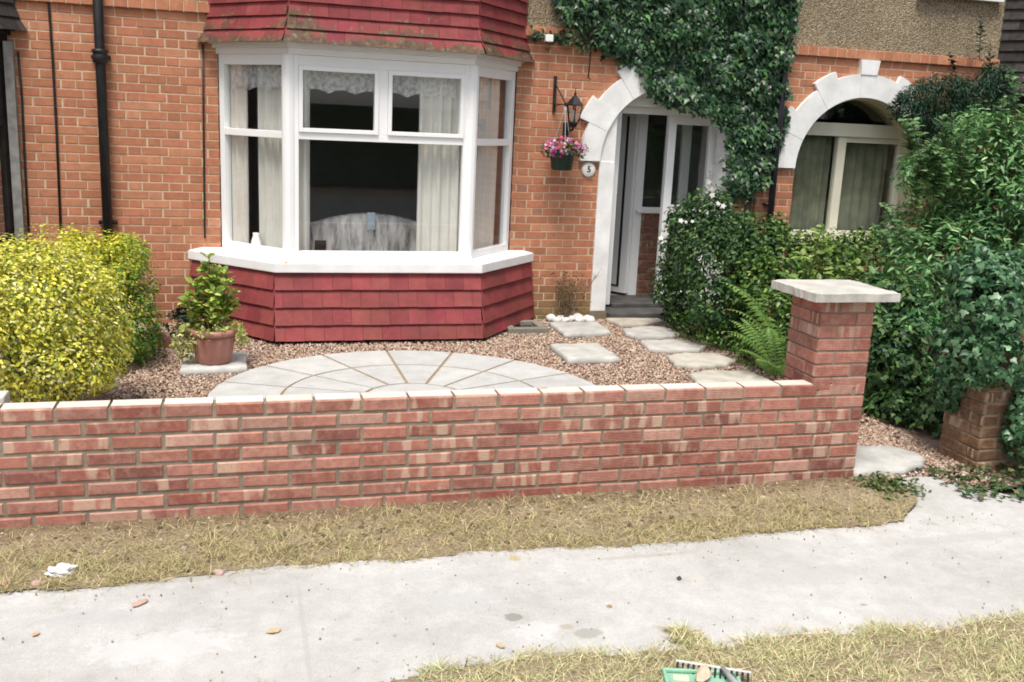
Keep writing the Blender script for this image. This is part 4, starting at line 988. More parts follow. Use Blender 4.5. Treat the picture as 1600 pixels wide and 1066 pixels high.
slab('stepping_stone', [(3.578, 8.69), (3.79, 8.80), (4.06, 8.78), (4.09, 8.45), (3.89, 8.35), (3.6, 8.34), (3.54, 8.48)], -.02, .035, (.47, .45, .42), 'grey irregular stepping stone, second from the porch after the brown slab', 'stepping stone', G, .02)
slab('stepping_stone', [(3.55, 8.18), (3.868, 8.218), (4.0, 8.113), (4.1, 7.94), (3.949, 7.795), (3.644, 7.79), (3.51, 7.862)], -.02, .035, (.48, .46, .42), 'long narrow buff stepping stone in the middle of the row to the porch', 'stepping stone', G, .02)
slab('stepping_stone', [(3.56, 7.591), (3.756, 7.68), (4.039, 7.631), (4.1, 7.387), (3.956, 7.273), (3.65, 7.209), (3.51, 7.342)], -.02, .035, (.50, .465, .40), 'buff stepping stone with brown rim beside the fern', 'stepping stone', G, .02)
slab('stepping_stone', [(3.48, 6.98), (3.657, 7.07), (4.02, 7.03), (4.07, 6.77), (3.95, 6.5), (3.6, 6.4), (3.40, 6.62)], -.02, .035, (.49, .46, .40), 'large stepping stone just behind the wall and nearest the pier', 'stepping stone', G, .02)
slab('stepping_stone', [(3.5, 5.12), (3.76, 5.14), (4.0, 5.12), (4.09, 4.92), (3.99, 4.79), (3.72, 4.69), (3.46, 4.70), (3.36, 4.9)], -.02, .03, (.48, .47, .44), 'rounded grey stepping stone in the gateway right of the pier', 'stepping stone', G, .02)
slab('stepping_stone', [(3.62, 5.95), (3.95, 6.02), (4.1, 5.8), (3.9, 5.6), (3.6, 5.65)], -.02, .03, (.47, .44, .38), 'stepping stone half hidden behind the pier', 'stepping stone', G, .02)
slab('paving_slab', [(-.42, 7.43), (.055, 7.46), (.06, 7.97), (-.40, 7.97)], -.02, .045, (.52, .51, .48), 'square pale paving slab carrying the terracotta pot', 'paving slab')
# patio circle
m = mat('riven patio slab', (.5, .49, .46), .85, .2); t = NT(m); g = t.geo()
ca = t.mix(1., t.attr('Col').outputs['Color'], t.ramp(t.noise(g, 6, 5, .6), [(.3, (.86, .86, .85)), (.7, (1.08, 1.07, 1.06))]), 'MULTIPLY')
ca = t.mix(1., ca, t.ramp(t.noise(g, 90, 3, .7), [(.3, (.9,)*3), (.7, (1.05,)*3)]), 'MULTIPLY'); t.col(ca); t.bump(t.math('ADD', t.noise(g, 9, 5), t.math('MULTIPLY', t.noise(g, 80, 3), .4)), .4, .012)
M['patio'] = m; M['joint'] = noisy('sandy joint', (.26, .19, .11), (.36, .27, .165), 25, .95, .3, 200)
b = MB(); CX, CY = 1.195, 6.61
b.lathe((CX, CY, 0), [(1.41, -.03), (1.41, .008)], 96, 1)
rings = [(0, .36, 1), (.36, .925, 16), (.925, 1.415, 16)]
for r0, r1, nseg in rings:
    for i in range(nseg):
        gap = .0115; A0, A1 = 2*math.pi*i/nseg+rad(90), 2*math.pi*(i+1)/nseg+rad(90); col = tuple(np.array([.49, .488, .475])*(1+rng.normal(0, .03)))
        if nseg == 1:
            b.lathe((CX, CY, 0), [(r1-gap, -.02), (r1-gap, .015), (r1-.02, .018)], 48, 0, col); continue
        def pt(r, a): return (CX+r*math.cos(a), CY+r*math.sin(a))
        k = 8; oa = [pt(r1-(gap if r1 < 1.4 else 0)-(0 if True else 0), A0+gap/r1+(A1-A0-2*gap/r1)*j/k) for j in range(k+1)]; ia = [pt(r0+gap, A1-gap/(r0+.01)-(A1-A0-2*gap/(r0+.01))*j/k) for j in range(k+1)]
        jz = rng.normal(0, .001); b.prism(oa+ia, -.02, .016+jz, 0, col)
o = b.build('patio', [M['patio'], M['joint']]); tag(o, kind='structure')
# gully beside the bay
gu = empty('drain_gully', (2.66, 8.86, 0), 0, 'small square drain gully at the right foot of the red bay', 'drain')
b = MB(); 
for (x0, x1, y0, y1) in ((2.44, 2.84, 8.70, 8.78), (2.44, 2.84, 9.02, 9.10), (2.44, 2.52, 8.781, 9.019), (2.76, 2.84, 8.781, 9.019)): b.box(x0, x1, y0, y1, -.02, .045)
b.build('surround', noisy('mossy concrete', (.16, .15, .12), (.26, .24, .2), 10, .9, .4), gu, bevel=.008)
b = MB()
for i in range(7): b.box(2.53+i*.033, 2.547+i*.033, 8.79, 9.01, -.015, .012)
b.build('grating', M['black_iron'], gu)
# white cobbles
bm = bmesh.new(); bmesh.ops.create_icosphere(bm, subdivisions=3, radius=1)
for v in bm.verts: v.co *= 1+.1*math.sin(3*v.co.x+1)+.08*math.sin(4*v.co.y+2*v.co.z)
cme = bpy.data.meshes.new('cobble'); bm.to_mesh(cme); bm.free(); cme.polygons.foreach_set('use_smooth', [True]*len(cme.polygons)); cme.materials.append(noisy('white cobble', (.5, .5, .48), (.68, .68, .66), 9, .7, .2))
spots = [(862, 497), (870, 499), (878, 495), (885, 501), (893, 498), (900, 494), (906, 499), (912, 492), (917, 497), (889, 493), (921, 500), (872, 493)]
for i, (px, py) in enumerate(spots):
    p = atZ(px, py, .03); o = bpy.data.objects.new('cobble', cme); COL.objects.link(o)
    s = rng.uniform(.038, .058); o.scale = (s*1.2, s, s*.7); o.location = (p.x, min(p.y, 9.28), s*.7*.75); o.rotation_euler = (rng.normal(0, .15), rng.normal(0, .15), rng.uniform(0, 6))
    tag(o, 'rounded white cobble in the row at the foot of the house wall', 'cobble', 'white cobbles by the house wall')

# ------------------------------------------------------------------ planting
def stems(root, ends, r, name='stem'):
    b = MB()
    for e in ends:
        a = Vector(root)+Vector((rng.normal(0, .05), rng.normal(0, .05), 0)); e = Vector(e); mid = a.lerp(e, .5)+Vector((rng.normal(0, .04), rng.normal(0, .04), .05))
        b.tube([a, mid, e], [r, r*.7, r*.3], 6)
    return b
def bush(name, label, cat, ells, n, cols, size, tmpl=LEAF, mt='leaf', k=14, base=None, group=None, rf=(.2, .36), inner=.5, up=.35, jit=.7, droop=0., var=.22, share=.65, cut=None, nbr=10, fill=None):
    c0 = np.mean([c for c, r in ells], axis=0); base = base or (c0[0], c0[1], 0)
    root = empty(name, base, 0, label, cat, group)
    cl = clump(ells, k, rf); P1, N1 = shell(cl, int(n*share), inner, cut, keep=0); P2, N2 = shell(ells, n-len(P1), .62, cut, keep=.5)
    P = np.vstack([P1, P2]); N = np.vstack([N1, N2])
    if callable(cols): cols = cols(P)
    foliage('foliage', P, N, cols, size, M[mt], root, tmpl, up, jit, droop, var)
    ends = [np.array(c)*.6+np.array(base)*.1+(np.array(c)+rng.normal(0, 1, 3)*np.array(r)*.5)*.3 for c, r in ells for _ in range(max(2, nbr//len(ells)))]
    b = MB()
    for e in ends:
        a = Vector((base[0]+rng.normal(0, .05), base[1]+rng.normal(0, .05), -.03)); e = Vector(e); mid = a.lerp(e, .5)+Vector((rng.normal(0, .05), rng.normal(0, .05), .06)); b.tube([a, mid, e], [.014, .010, .004], 6)
    b.build('branch', M['bark'], root, True)
    return root
# left golden bushes
GOLD = [(.10, .16, .02), (.30, .36, .03), (.52, .50, .05), (.62, .56, .10)]
VAR = [(.06, .14, .03), (.46, .50, .06), (.84, .77, .09), (.92, .84, .15), (.94, .89, .48)]
el = [E(150, 425, 75, 62, 8.0, .42), E(90, 430, 80, 75, 7.9, .4), E(175, 500, 70, 80, 7.8, .4), E(190, 440, 52, 70, 8.3, .4), E(205, 520, 45, 55, 8.0, .35)]
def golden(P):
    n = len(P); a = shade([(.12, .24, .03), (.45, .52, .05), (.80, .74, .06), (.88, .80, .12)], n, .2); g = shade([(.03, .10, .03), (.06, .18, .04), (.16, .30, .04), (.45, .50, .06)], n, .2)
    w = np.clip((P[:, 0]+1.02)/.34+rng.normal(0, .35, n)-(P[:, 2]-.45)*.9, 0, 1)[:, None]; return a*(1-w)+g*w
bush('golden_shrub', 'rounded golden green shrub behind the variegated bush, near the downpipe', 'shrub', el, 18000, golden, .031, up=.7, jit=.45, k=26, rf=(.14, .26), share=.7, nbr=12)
el = [E(40, 470, 110, 85, 6.4, .5), E(120, 500, 75, 92, 6.55, .45), E(-40, 540, 120, 110, 6.2, .5), E(20, 430, 95, 55, 6.5, .5), E(90, 560, 85, 60, 6.35, .45), E(150, 545, 45, 65, 6.6, .3)]
bush('variegated_shrub', 'cream and yellow variegated bush behind the left end of the front wall', 'shrub', el, 32000, VAR, .029, k=34, nbr=12, up=.75, jit=.42, inner=.7, var=.3, rf=(.11, .22), share=.6)
# dark little plant behind pot by the house
el = [((-.42, 8.75, .12), (.18, .2, .14))]
bush('low_plant', 'low dark plant in the corner between the brick wall and the bay', 'plant', el, 350, [(.01, .025, .012), (.03, .05, .02)], .05, k=5, nbr=4)
b = MB(); p = atZ(238, 497, 0); b.add([(-.72, 8.35, -.02), (-.5, 8.3, -.02), (-.55, 8.3, .1), (-.68, 8.36, .16), (-.72, 8.40, -.02), (-.5, 8.36, -.02), (-.55, 8.36, .1), (-.68, 8.42, .15)], [(0, 1, 2, 3), (4, 7, 6, 5), (0, 4, 5, 1), (1, 5, 6, 2), (2, 6, 7, 3), (3, 7, 4, 0)]); o = b.build('terracotta_shard', M['terracotta']); tag(o, 'broken terracotta piece leaning at the foot of the golden shrub', 'shard')
# pot
pc = Vector((-.185, 7.63, .046)); pot = empty('plant_pot', pc, 0, 'ribbed terracotta coloured pot on a pale slab beside the bay', 'plant pot')
b = MB(); rib = lambda k, i: 1+(.055 if (k//2) % 2 and 1 <= i <= 4 else 0)
b.lathe(pc, [(.112, 0), (.124, .015), (.135, .08), (.148, .15), (.155, .20), (.158, .215)], 48, rib=rib, cap=True); b.build('pot_body', M['terracotta'], pot, True)
b = MB(); b.lathe(pc, [(.160, .2155), (.172, .22), (.176, .245), (.168, .265), (.150, .265), (.145, .23), (.0, .225)], 40, cap=False); b.build('rim', M['terracotta'], pot, True)
pr_ = empty('potted_shrub', pc+Vector((0, 0, .23)), 0, 'upright bright green leafy shrub growing in the terracotta pot', 'shrub')
tops = [(-.02, 0, .86), (-.13, .02, .66), (.10, -.03, .68), (.15, .03, .58), (-.17, -.04, .56), (.02, -.08, .62), (-.05, .08, .72), (.07, .06, .76)]
b = MB(); PP = []; NN = []
for (dx, dy, z) in tops:
    e = Vector((pc.x+dx, pc.y+dy, z)); a = pc+Vector((dx*.2, dy*.2, .22)); mid = a.lerp(e, .5)+Vector((dx*.15, dy*.1, 0)); b.tube([a, mid, e], [.007, .005, .003], 6)
    for k in range(64):
        t_ = .25+.75*rng.random(); q = a.lerp(mid, t_*2) if t_ < .5 else mid.lerp(e, t_*2-1); dd = unit(rng.normal(0, 1, (1, 3)))[0]; dd[2] = abs(dd[2])*.4; PP.append(np.array(q)+dd*.012); NN.append(dd)
b.build('stem', M['bark'], pr_, True)
PP = np.array(PP); NN = np.array(NN); n = len(PP)
tipv = unit(NN)+np.array([0, 0, .45])+rng.normal(0, .2, (n, 3)); inst('foliage', LEAF[0], LEAF[1], PP, frames(np.array([0, -.2, 1.])+rng.normal(0, .35, (n, 3))-.3*NN, tipv, rng.uniform(.05, .09, n)), shade([(.10, .20, .03), (.32, .44, .07), (.58, .64, .16)], n), M['leaf'], pr_)
tv = empty('trailing_plant', pc+Vector((0, -.1, .25)), 0, 'yellow green variegated trailing plant spilling over the rim of the terracotta pot', 'plant')
cl = []
for k in range(26):
    a = rng.uniform(0, 2*math.pi); r = rng.uniform(.10, .2); cl.append((np.array([pc.x+r*math.cos(a)*1.15, pc.y+r*math.sin(a), .30+rng.normal(0, .025)]), np.array([.06, .06, .04])))
for (dx, dz) in ((-.20, .22), (-.22, .15), (-.19, .10), (-.25, .26), (.20, .27), (.215, .22), (-.15, .20), (-.26, .2), (-.14, .25)): cl.append((np.array([pc.x+dx, pc.y-.07+.03*rng.normal(), dz]), np.array([.05, .05, .055])))
P, N = shell(cl, 1500, .4, keep=0, zmin=.05); foliage('foliage', P, N, [(.18, .25, .05), (.45, .47, .12), (.68, .64, .32)], .026, M['leaf'], tv, IVY)
b = MB()
for k in range(8):
    a = math.pi+.35*(k-4); b.tube([pc+Vector((.12*math.cos(a), .12*math.sin(a), .24)), pc+Vector((.2*math.cos(a), .2*math.sin(a), .27)), pc+Vector((.235*math.cos(a), .235*math.sin(a), .13))], .003, 5)
b.build('stem', M['twig'], tv)
# ivy on the house
poly = [(860, -60), (868, 0), (880, 25), (900, 45), (932, 62), (945, 80), (975, 100), (1003, 108), (1008, 130), (1018, 150), (1035, 163), (1060, 165), (1090, 172), (1118, 182), (1138, 210), (1140, 235), (1137, 255), (1142, 272), (1132, 290), (1150, 312), (1172, 306), (1192, 288), (1206, 262), (1222, 230), (1230, 190), (1228, 120), (1236, 60), (1246, 20), (1250, -60), (1240, -140), (840, -140)]
pw = np.array([tuple(atY(x, y, YF-.09)) for x, y in poly])[:, [0, 2]]
def inpoly(x, z, pg):
    ins = np.zeros(len(x), bool); j = len(pg)-1
    for i in range(len(pg)):
        xi, zi = pg[i]; xj, zj = pg[j]; c = ((zi > z) != (zj > z)) & (x < (xj-xi)*(z-zi)/(zj-zi+1e-12)+xi); ins ^= c; j = i
    return ins
def wall_leaves(pg, n, lumps, d0, d1):
    lo, hi = pg.min(0)-.04, pg.max(0)+.04; out = []
    tot = 0
    L = np.column_stack([rng.uniform(lo[0], hi[0], lumps), rng.uniform(lo[1], hi[1], lumps)]); LR = rng.uniform(.10, .22, lumps); LD = rng.uniform(.05, d1, lumps)
    while tot < n:
        x = rng.uniform(lo[0], hi[0], 4000); z = rng.uniform(lo[1], hi[1], 4000); ok = inpoly(x+rng.normal(0, .02, 4000), z+rng.normal(0, .02, 4000), pg); x = x[ok]; z = z[ok]
        dm = np.full(len(x), d0)
        for l, r, dd in zip(L, LR, LD):
            q = ((x-l[0])**2+(z-l[1])**2)/r**2; dm = np.maximum(dm, dd*np.sqrt(np.clip(1-q, 0, 1)))
        y = YF-.03-dm*np.sqrt(rng.random(len(x))); out.append(np.column_stack([x, y, z])); tot += len(x)
    return np.concatenate(out)[:n]
iv = empty('ivy', (atY(1170, 300, YF).x, YF-.05, .0), 0, 'large dark green ivy covering the house front above and beside the porch', 'ivy')
P = wall_leaves(pw, 11500, 170, .04, .20); n = len(P)
nr = np.array([0, -1, .35])+rng.normal(0, .42, (n, 3)); tp = np.array([0, -.25, -1])+rng.normal(0, .5, (n, 3))
inst('foliage', IVY[0], IVY[1], P, frames(nr, tp, rng.uniform(.042, .075, n)), shade([(.010, .036, .016), (.022, .068, .026), (.042, .11, .04), (.11, .21, .075)], n, .28)*np.where(rng.random((n, 1)) < .035, 2.0, 1.), M['leaf_gloss'], iv)
b = MB(); bx = atY(1172, 300, YF).x
for k in range(9):
    e = atY(rng.uniform(1165, 1215), rng.uniform(0, 200), YF-.02); b.tube([(bx+rng.normal(0, .03), YF-.03, -.03), (bx+rng.normal(0, .04), YF-.025, 1.0), (bx*.4+e.x*.6, YF-.025, 1.9), e], [.014, .012, .009, .004], 6)
b.build('stem', M['bark'], iv, True)
# thin runner along the string course
P = []
for x in np.linspace(832, 945, 260):
    p = atY(x+rng.normal(0, 3), 52+(x-832)*.14+rng.normal(0, 4 if x < 870 else 6), YF-.05-.03*rng.random()); P.append(tuple(p))
P = np.array(P); n = len(P); o = inst('ivy_runner', IVY[0], IVY[1], P, frames(np.array([0, -1, .3])+rng.normal(0, .4, (n, 3)), np.array([0, -.2, -1])+rng.normal(0, .5, (n, 3)), rng.uniform(.03, .05, n)), shade([(.01, .03, .012), (.03, .06, .02), (.1, .15, .05)], n), M['leaf']); tag(o, 'thin runner of small ivy leaves along the string course above the lantern', 'ivy')
# withered wall plant
b = MB(); p = atZ(884, 490, .02)
for k in range(26):
    a = Vector((3.20+rng.normal(0, .02), 9.26+rng.normal(0, .015), -.02)); h = rng.uniform(.2, .52); sx = rng.normal(0, .13); m1 = a+Vector((sx*.4, rng.normal(0, .02), h*.5)); e = a+Vector((sx, rng.normal(.02, .02), h)); b.tube([a, m1, e], [.005, .0035, .0015], 5)
    for q in range(4):
        s = m1.lerp(e, rng.random()); b.tube([s, s+Vector((rng.normal(0, .05), rng.normal(-.01, .02), rng.uniform(.02, .09)))], [.0022, .001], 4)
wp = empty('withered_plant', (3.2, 9.26, 0), 0, 'withered brown twiggy plant against the brick left of the porch', 'plant'); b.build('stem', M['twig'], wp)
P = np.array([(3.2+rng.normal(0, .1), 9.27+rng.normal(0, .025), rng.uniform(.05, .5)) for _ in range(170)]); foliage('foliage', P, np.tile([0, -1., .2], (170, 1)), [(.05, .045, .02), (.12, .10, .04), (.16, .12, .06)], .03, M['leaf'], wp)
# right-hand side planting
DK = [(.012, .042, .014), (.03, .085, .026), (.065, .145, .04), (.15, .25, .07)]
el = [E(1085, 385, 62, 75, 8.6, .33), E(1125, 410, 75, 80, 8.25, .35), E(1060, 440, 42, 55, 8.7, .25), E(1170, 400, 62, 75, 8.1, .35), E(1110, 330, 40, 42, 8.6, .25), E(1130, 470, 70, 45, 8.0, .3), E(1060, 480, 30, 30, 8.8, .15)]
rose = bush('rose_bush', 'dark bushy rose with small white flowers growing beside the porch', 'bush', el, 14000, DK, .045, k=16, nbr=14, mt='leaf')
PF = np.array([tuple(atY(x, y, 8.15)) for x, y in ((1064, 345), (1072, 347), (1082, 346), (1036, 358), (1040, 366), (1130, 322), (1122, 318), (1033, 372), (1112, 296), (1108, 285), (1113, 305))]); n = len(PF)
inst('blossom', PET[0], PET[1], PF, frames(np.array([-.2, -1, .4])+rng.normal(0, .3, (n, 3)), rng.normal(0, 1, (n, 3)), rng.uniform(.02, .035, n)), np.tile([.75, .74, .68], (n, 1)), M['petal'], rose)
LT = [(.02, .06, .014), (.05, .125, .024), (.13, .235, .04), (.25, .36, .08)]
el = [E(1225, 412, 75, 60, 8.0, .4), E(1290, 408, 65, 56, 7.8, .4), E(1350, 410, 60, 60, 7.7, .4), E(1215, 455, 85, 65, 7.7, .4), E(1300, 450, 75, 80, 7.5, .4), E(1190, 375, 46, 46, 8.2, .35), E(1250, 520, 80, 50, 7.5, .35)]
bush('light_green_shrub', 'lighter green feathery shrub under the arched window, behind the pier', 'shrub', el, 14000, LT, .05, k=18, nbr=12, up=.6, share=.75)
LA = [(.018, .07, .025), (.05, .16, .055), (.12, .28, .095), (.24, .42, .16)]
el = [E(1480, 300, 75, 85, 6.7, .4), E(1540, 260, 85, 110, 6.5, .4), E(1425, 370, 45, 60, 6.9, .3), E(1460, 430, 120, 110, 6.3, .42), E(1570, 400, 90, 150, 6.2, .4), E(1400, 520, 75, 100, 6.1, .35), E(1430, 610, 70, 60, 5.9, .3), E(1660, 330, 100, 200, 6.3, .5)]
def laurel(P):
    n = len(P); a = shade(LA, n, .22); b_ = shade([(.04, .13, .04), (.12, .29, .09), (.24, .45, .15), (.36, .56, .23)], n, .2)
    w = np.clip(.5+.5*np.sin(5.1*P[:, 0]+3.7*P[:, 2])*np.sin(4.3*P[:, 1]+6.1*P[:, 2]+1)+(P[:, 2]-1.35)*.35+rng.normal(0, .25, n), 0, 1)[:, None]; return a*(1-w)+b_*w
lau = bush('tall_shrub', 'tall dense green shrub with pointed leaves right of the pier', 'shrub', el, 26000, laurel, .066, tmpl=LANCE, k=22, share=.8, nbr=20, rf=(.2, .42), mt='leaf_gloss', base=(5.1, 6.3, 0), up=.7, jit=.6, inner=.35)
# upright shoots standing out of the tall shrub and the hedge
def shoots(px, Y, parent, cols, L, leafsz, name='shoot', nl=22, mt='leaf'):
    for (x, y, dx, dy) in px:
        PP = []; NN = []; TT = []; b = MB()
        a = atY(x, y, Y); e = atY(x+dx, y+dy, Y); a = Vector(a); e = Vector(e)+Vector((0, rng.normal(0, .05), 0)); b.tube([a, e], [.004, .002], 5)
        for k in range(nl):
            t_ = k/nl; q = a.lerp(e, t_); az = k*2.4; dd = np.array([math.cos(az), math.sin(az), .5]); PP.append(tuple(q)); TT.append(dd); NN.append(np.array([-.3*math.cos(az), -.3*math.sin(az)-.3, 1.]))
        PP = np.array(PP); n = len(PP)
        o = inst(name, LEAF[0], LEAF[1], PP, frames(np.array(NN)+rng.normal(0, .25, (n, 3)), np.array(TT)+rng.normal(0, .15, (n, 3)), leafsz*rng.uniform(.6, 1.2, n)), shade(cols, n), M[mt], parent)
        t2 = b.build('twig', M['bark'], None, True); t2.parent = o; t2.matrix_parent_inverse = Matrix.Identity(4)
        W = Matrix.Identity(4)
        for q in reversed(parents_of(parent)): W = W @ q
        # o already cancels its parent's transform, so its child is in world space
sh = [(rng.uniform(1415, 1590), rng.uniform(230, 330), rng.normal(3, 18), -rng.uniform(30, 75)) for _ in range(42)]+[(rng.uniform(1380, 1480), rng.uniform(340, 520), -rng.uniform(5, 40), -rng.uniform(15, 50)) for _ in range(16)]+[(1575, 200, 8, -80), (1560, 220, 5, -70), (1510, 235, -8, -60), (1585, 170, 3, -60)]
shoots(sh, 6.3, lau, [(.05, .13, .04), (.12, .25, .08), (.24, .38, .16)], .2, .075, 'top_shoot')
shoots([(1108, 345, 3, -78), (1096, 345, -6, -50), (1124, 345, 8, -45)], 8.45, rose, [(.04, .09, .03), (.10, .18, .05), (.3, .36, .2)], .2, .05, 'top_shoot', 20)
ys = empty('leafy_sapling', (4.45, 7.0, 0), 0, 'yellow green shoots with long leaves rising behind the pier cap', 'plant')
shoots([(1268, 470, -10, -75), (1290, 470, 5, -110), (1262, 440, 22, -90), (1310, 460, 10, -50), (1285, 430, 8, -45), (1240, 470, -8, -45), (1330, 470, 14, -60), (1275, 520, -5, -90), (1300, 540, 0, -110)], 6.6, ys, [(.08, .17, .03), (.20, .32, .06), (.36, .46, .14)], .2, .085, 'shoot', 26)
# ivy over the old pier
BL = [(.018, .06, .024), (.045, .13, .052), (.10, .22, .095), (.21, .36, .19)]
el = [E(1540, 480, 62, 75, 4.85, .28), E(1505, 555, 42, 58, 4.85, .24), E(1560, 560, 55, 55, 4.68, .2), E(1615, 590, 50, 110, 4.75, .25), E(1530, 430, 55, 45, 5.0, .25), E(1610, 450, 60, 80, 4.9, .25), E(1480, 600, 24, 50, 5.0, .14), E(1600, 665, 38, 70, 4.62, .14)]
bush('ivy_mound', 'bluish green ivy heaped over the old brick pier at the right edge', 'ivy', el, 9500, BL, .046, tmpl=IVY, mt='leaf_gloss', k=14, nbr=8, base=(4.6, 5.1, 0), up=.1, droop=.8)
el = [E(1390, 560, 55, 80, 5.9, .3), E(1410, 640, 60, 50, 5.75, .25), E(1450, 650, 45, 45, 5.5, .2), E(1390, 470, 45, 50, 6.1, .25)]
bush('boundary_hedge', 'dark leafy hedge foliage down to the gravel just right of the pier', 'hedge', el, 5200, DK, .05, k=14, nbr=8, tmpl=IVY)
el = [E(1100, 510, 60, 22, 8.4, .3), E(1150, 525, 60, 30, 7.8, .35), E(1190, 550, 45, 35, 7.3, .25), E(1215, 560, 40, 40, 7.1, .2), E(1130, 500, 80, 30, 8.4, .3)]
bush('ground_cover_plant', 'low bright green ground cover along the stepping stones', 'plant', el, 5500, [(.03, .09, .018), (.09, .19, .035), (.2, .32, .06)], .03, k=16, nbr=6, up=.8)
# climber on the right house
el = [E(1470, 150, 62, 38, 9.0, .22), E(1435, 165, 38, 42, 8.95, .2), E(1520, 165, 52, 48, 9.0, .25), E(1490, 205, 60, 35, 8.9, .25), E(1550, 150, 40, 60, 9.0, .2)]
cb = bush('climber', 'dark feathery climbing plant hanging over the right side of the white arch', 'climber', el, 15000, [(.008, .03, .015), (.02, .065, .03), (.045, .11, .05)], .06, tmpl=NARROW, k=26, nbr=8, base=(7.5, 9.25, 0), droop=1.4, up=.1)
shoots([(1495, 125, -8, -42), (1530, 95, 8, -70), (1545, 130, 5, -60), (1410, 160, -10, 30), (1412, 150, -14, 22)], 9.1, cb, [(.008, .03, .015), (.02, .06, .03)], .2, .07, 'top_shoot', 34)
# ferns
def fern(px, py, label, fr, sc=1.0):
    p = atZ(px, py, .0); root = empty('fern', p, 0, label, 'fern', 'ferns beside the pier')
    for (az, L, lift) in fr:
        pts = []; d = Vector((math.cos(az), math.sin(az), 0)); n = 20
        for i in range(n+1):
            t_ = i/n; pts.append(p+d*(L*.62*t_**1.25)+Vector((0, 0, L*lift*(t_-.42*t_**2.4))))
        b = MB(); b.tube(pts, [.0035*(1-.7*i/n) for i in range(n+1)], 5, 0, (.12, .2, .05))
        for i in range(3, n):
            for fx in (0,):
                t_ = (i+fx)/n; q = pts[i].lerp(pts[i+1], fx); tg = (pts[i+1]-pts[i]).normalized(); side = tg.cross(Vector((0, 0, 1))).normalized(); nn = side.cross(tg)
                w = L*.24*math.sin(math.pi*min(1, (t_*.92+.1)))**.8*(1.05-t_*.6)
                for s in (1, -1):
                    dd = (side*s+tg*.35).normalized(); g0 = .8+.3*rng.random(); c = (.25*g0, .42*g0, .11*g0)
                    e = q+dd*w-Vector((0, 0, w*.2)); a1 = q+tg*L*.017+dd*w*.35; a2 = q-tg*L*.012+dd*w*.35
                    b.add([q, a1+nn*.004, e, a2+nn*.004], [(0, 1, 2), (0, 2, 3)], 0, c)
        b.build('frond', M['leaf'], root, fix=False)
fern(1212, 592, 'large light green fern against the left side of the pier', [(1.9, .72, 1.0), (2.6, .68, .85), (3.2, .62, .7), (1.3, .6, 1.0), (.6, .4, .8), (2.2, .75, .95), (4.2, .45, .6), (3.7, .6, .6), (2.9, .72, .9)])
fern(1226, 575, 'taller fern frond clump behind the large fern, under the pier cap', [(2.0, 1.0, 1.05), (2.7, .85, .95), (1.2, .8, 1.1), (3.3, .75, .8), (1.6, 1.05, 1.1), (.3, .6, 1.0), (2.4, 1.0, 1.15)])
# small blue flowers dotted in the dark foliage
P = np.array([tuple(atY(rng.uniform(1080, 1140), rng.uniform(488, 505), 8.0)) for _ in range(26)]); n = len(P); o = inst('blue_flowers', PET[0], PET[1], P, frames(np.array([-.2, -1, .6])+rng.normal(0, .3, (n, 3)), rng.normal(0, 1, (n, 3)), np.full(n, .014)), np.tile([.10, .12, .42], (n, 1)), M['petal']); tag(o, 'tiny blue flowers at the foot of the rose bush', 'flowers', kind='stuff')

# ------------------------------------------------------------------ litter
def stone(px, py, r, col, label, cat='stone chip', name='stone_chip', sq=.5, group=None, z=.0):
    p = atZ(px, py, z); bm = bmesh.new(); bmesh.ops.create_icosphere(bm, subdivisions=2, radius=1); a, b_, c = rng.uniform(0, 6, 3)
    for v in bm.verts: v.co *= 1+.16*math.sin(2.7*v.co.x+a)+.14*math.sin(3.3*v.co.y+b_)+.1*math.sin(4*v.co.z+c)
    for v in bm.verts: v.co = Vector((v.co.x*r*1.3, v.co.y*r*.9, v.co.z*r*sq))
    me = bpy.data.meshes.new(name); bm.to_mesh(me); bm.free(); o = link(name, me, noisy(name+' surface', tuple(np.array(col)*.85), tuple(np.array(col)*1.1), 40, .9, .4, 120))
    o.location = (p.x, p.y, z+r*sq*.7); o.rotation_euler = (0, 0, rng.uniform(0, 3)); return tag(o, label, cat, group)
stone(218, 944, .022, (.5, .33, .26), 'pinkish stone chip lying alone on the pale path', sq=.4)
stone(57, 915, .022, (.46, .32, .27), 'pink stone chip beside the white crumpled plastic on the grass edge', sq=.5)
stone(342, 896, .024, (.52, .37, .33), 'flat pink chip at the edge of the grass left of centre', sq=.28)
stone(8, 911, .022, (.45, .27, .23), 'pink chip at the extreme left end of the grass edge', sq=.4)
stone(588, 868, .016, (.55, .5, .45), 'small whitish stone in the grass edge at the middle of the path')
stone(803, 874, .024, (.45, .37, .24), 'flat tan clod on the path edge right of the middle', sq=.2)
stone(1130, 778, .02, (.42, .33, .2), 'tan clod of soil on the bare earth below the wall near the pier', sq=.5, z=.01)
stone(1192, 779, .018, (.5, .42, .28), 'buff stone on the bare earth below the wall, closest to the pier', sq=.5, z=.01)
stone(262, 833, .014, (.5, .45, .36), 'pale stone in the straw just below the left part of the wall', z=.005)
o = stone(952, 949, .012, (.3, .22, .13), 'small brown crumb on the path right of the stain', sq=.4)
o = stone(965, 1026, .013, (.28, .21, .13), 'brown crumb on the path near the green tray', sq=.5)
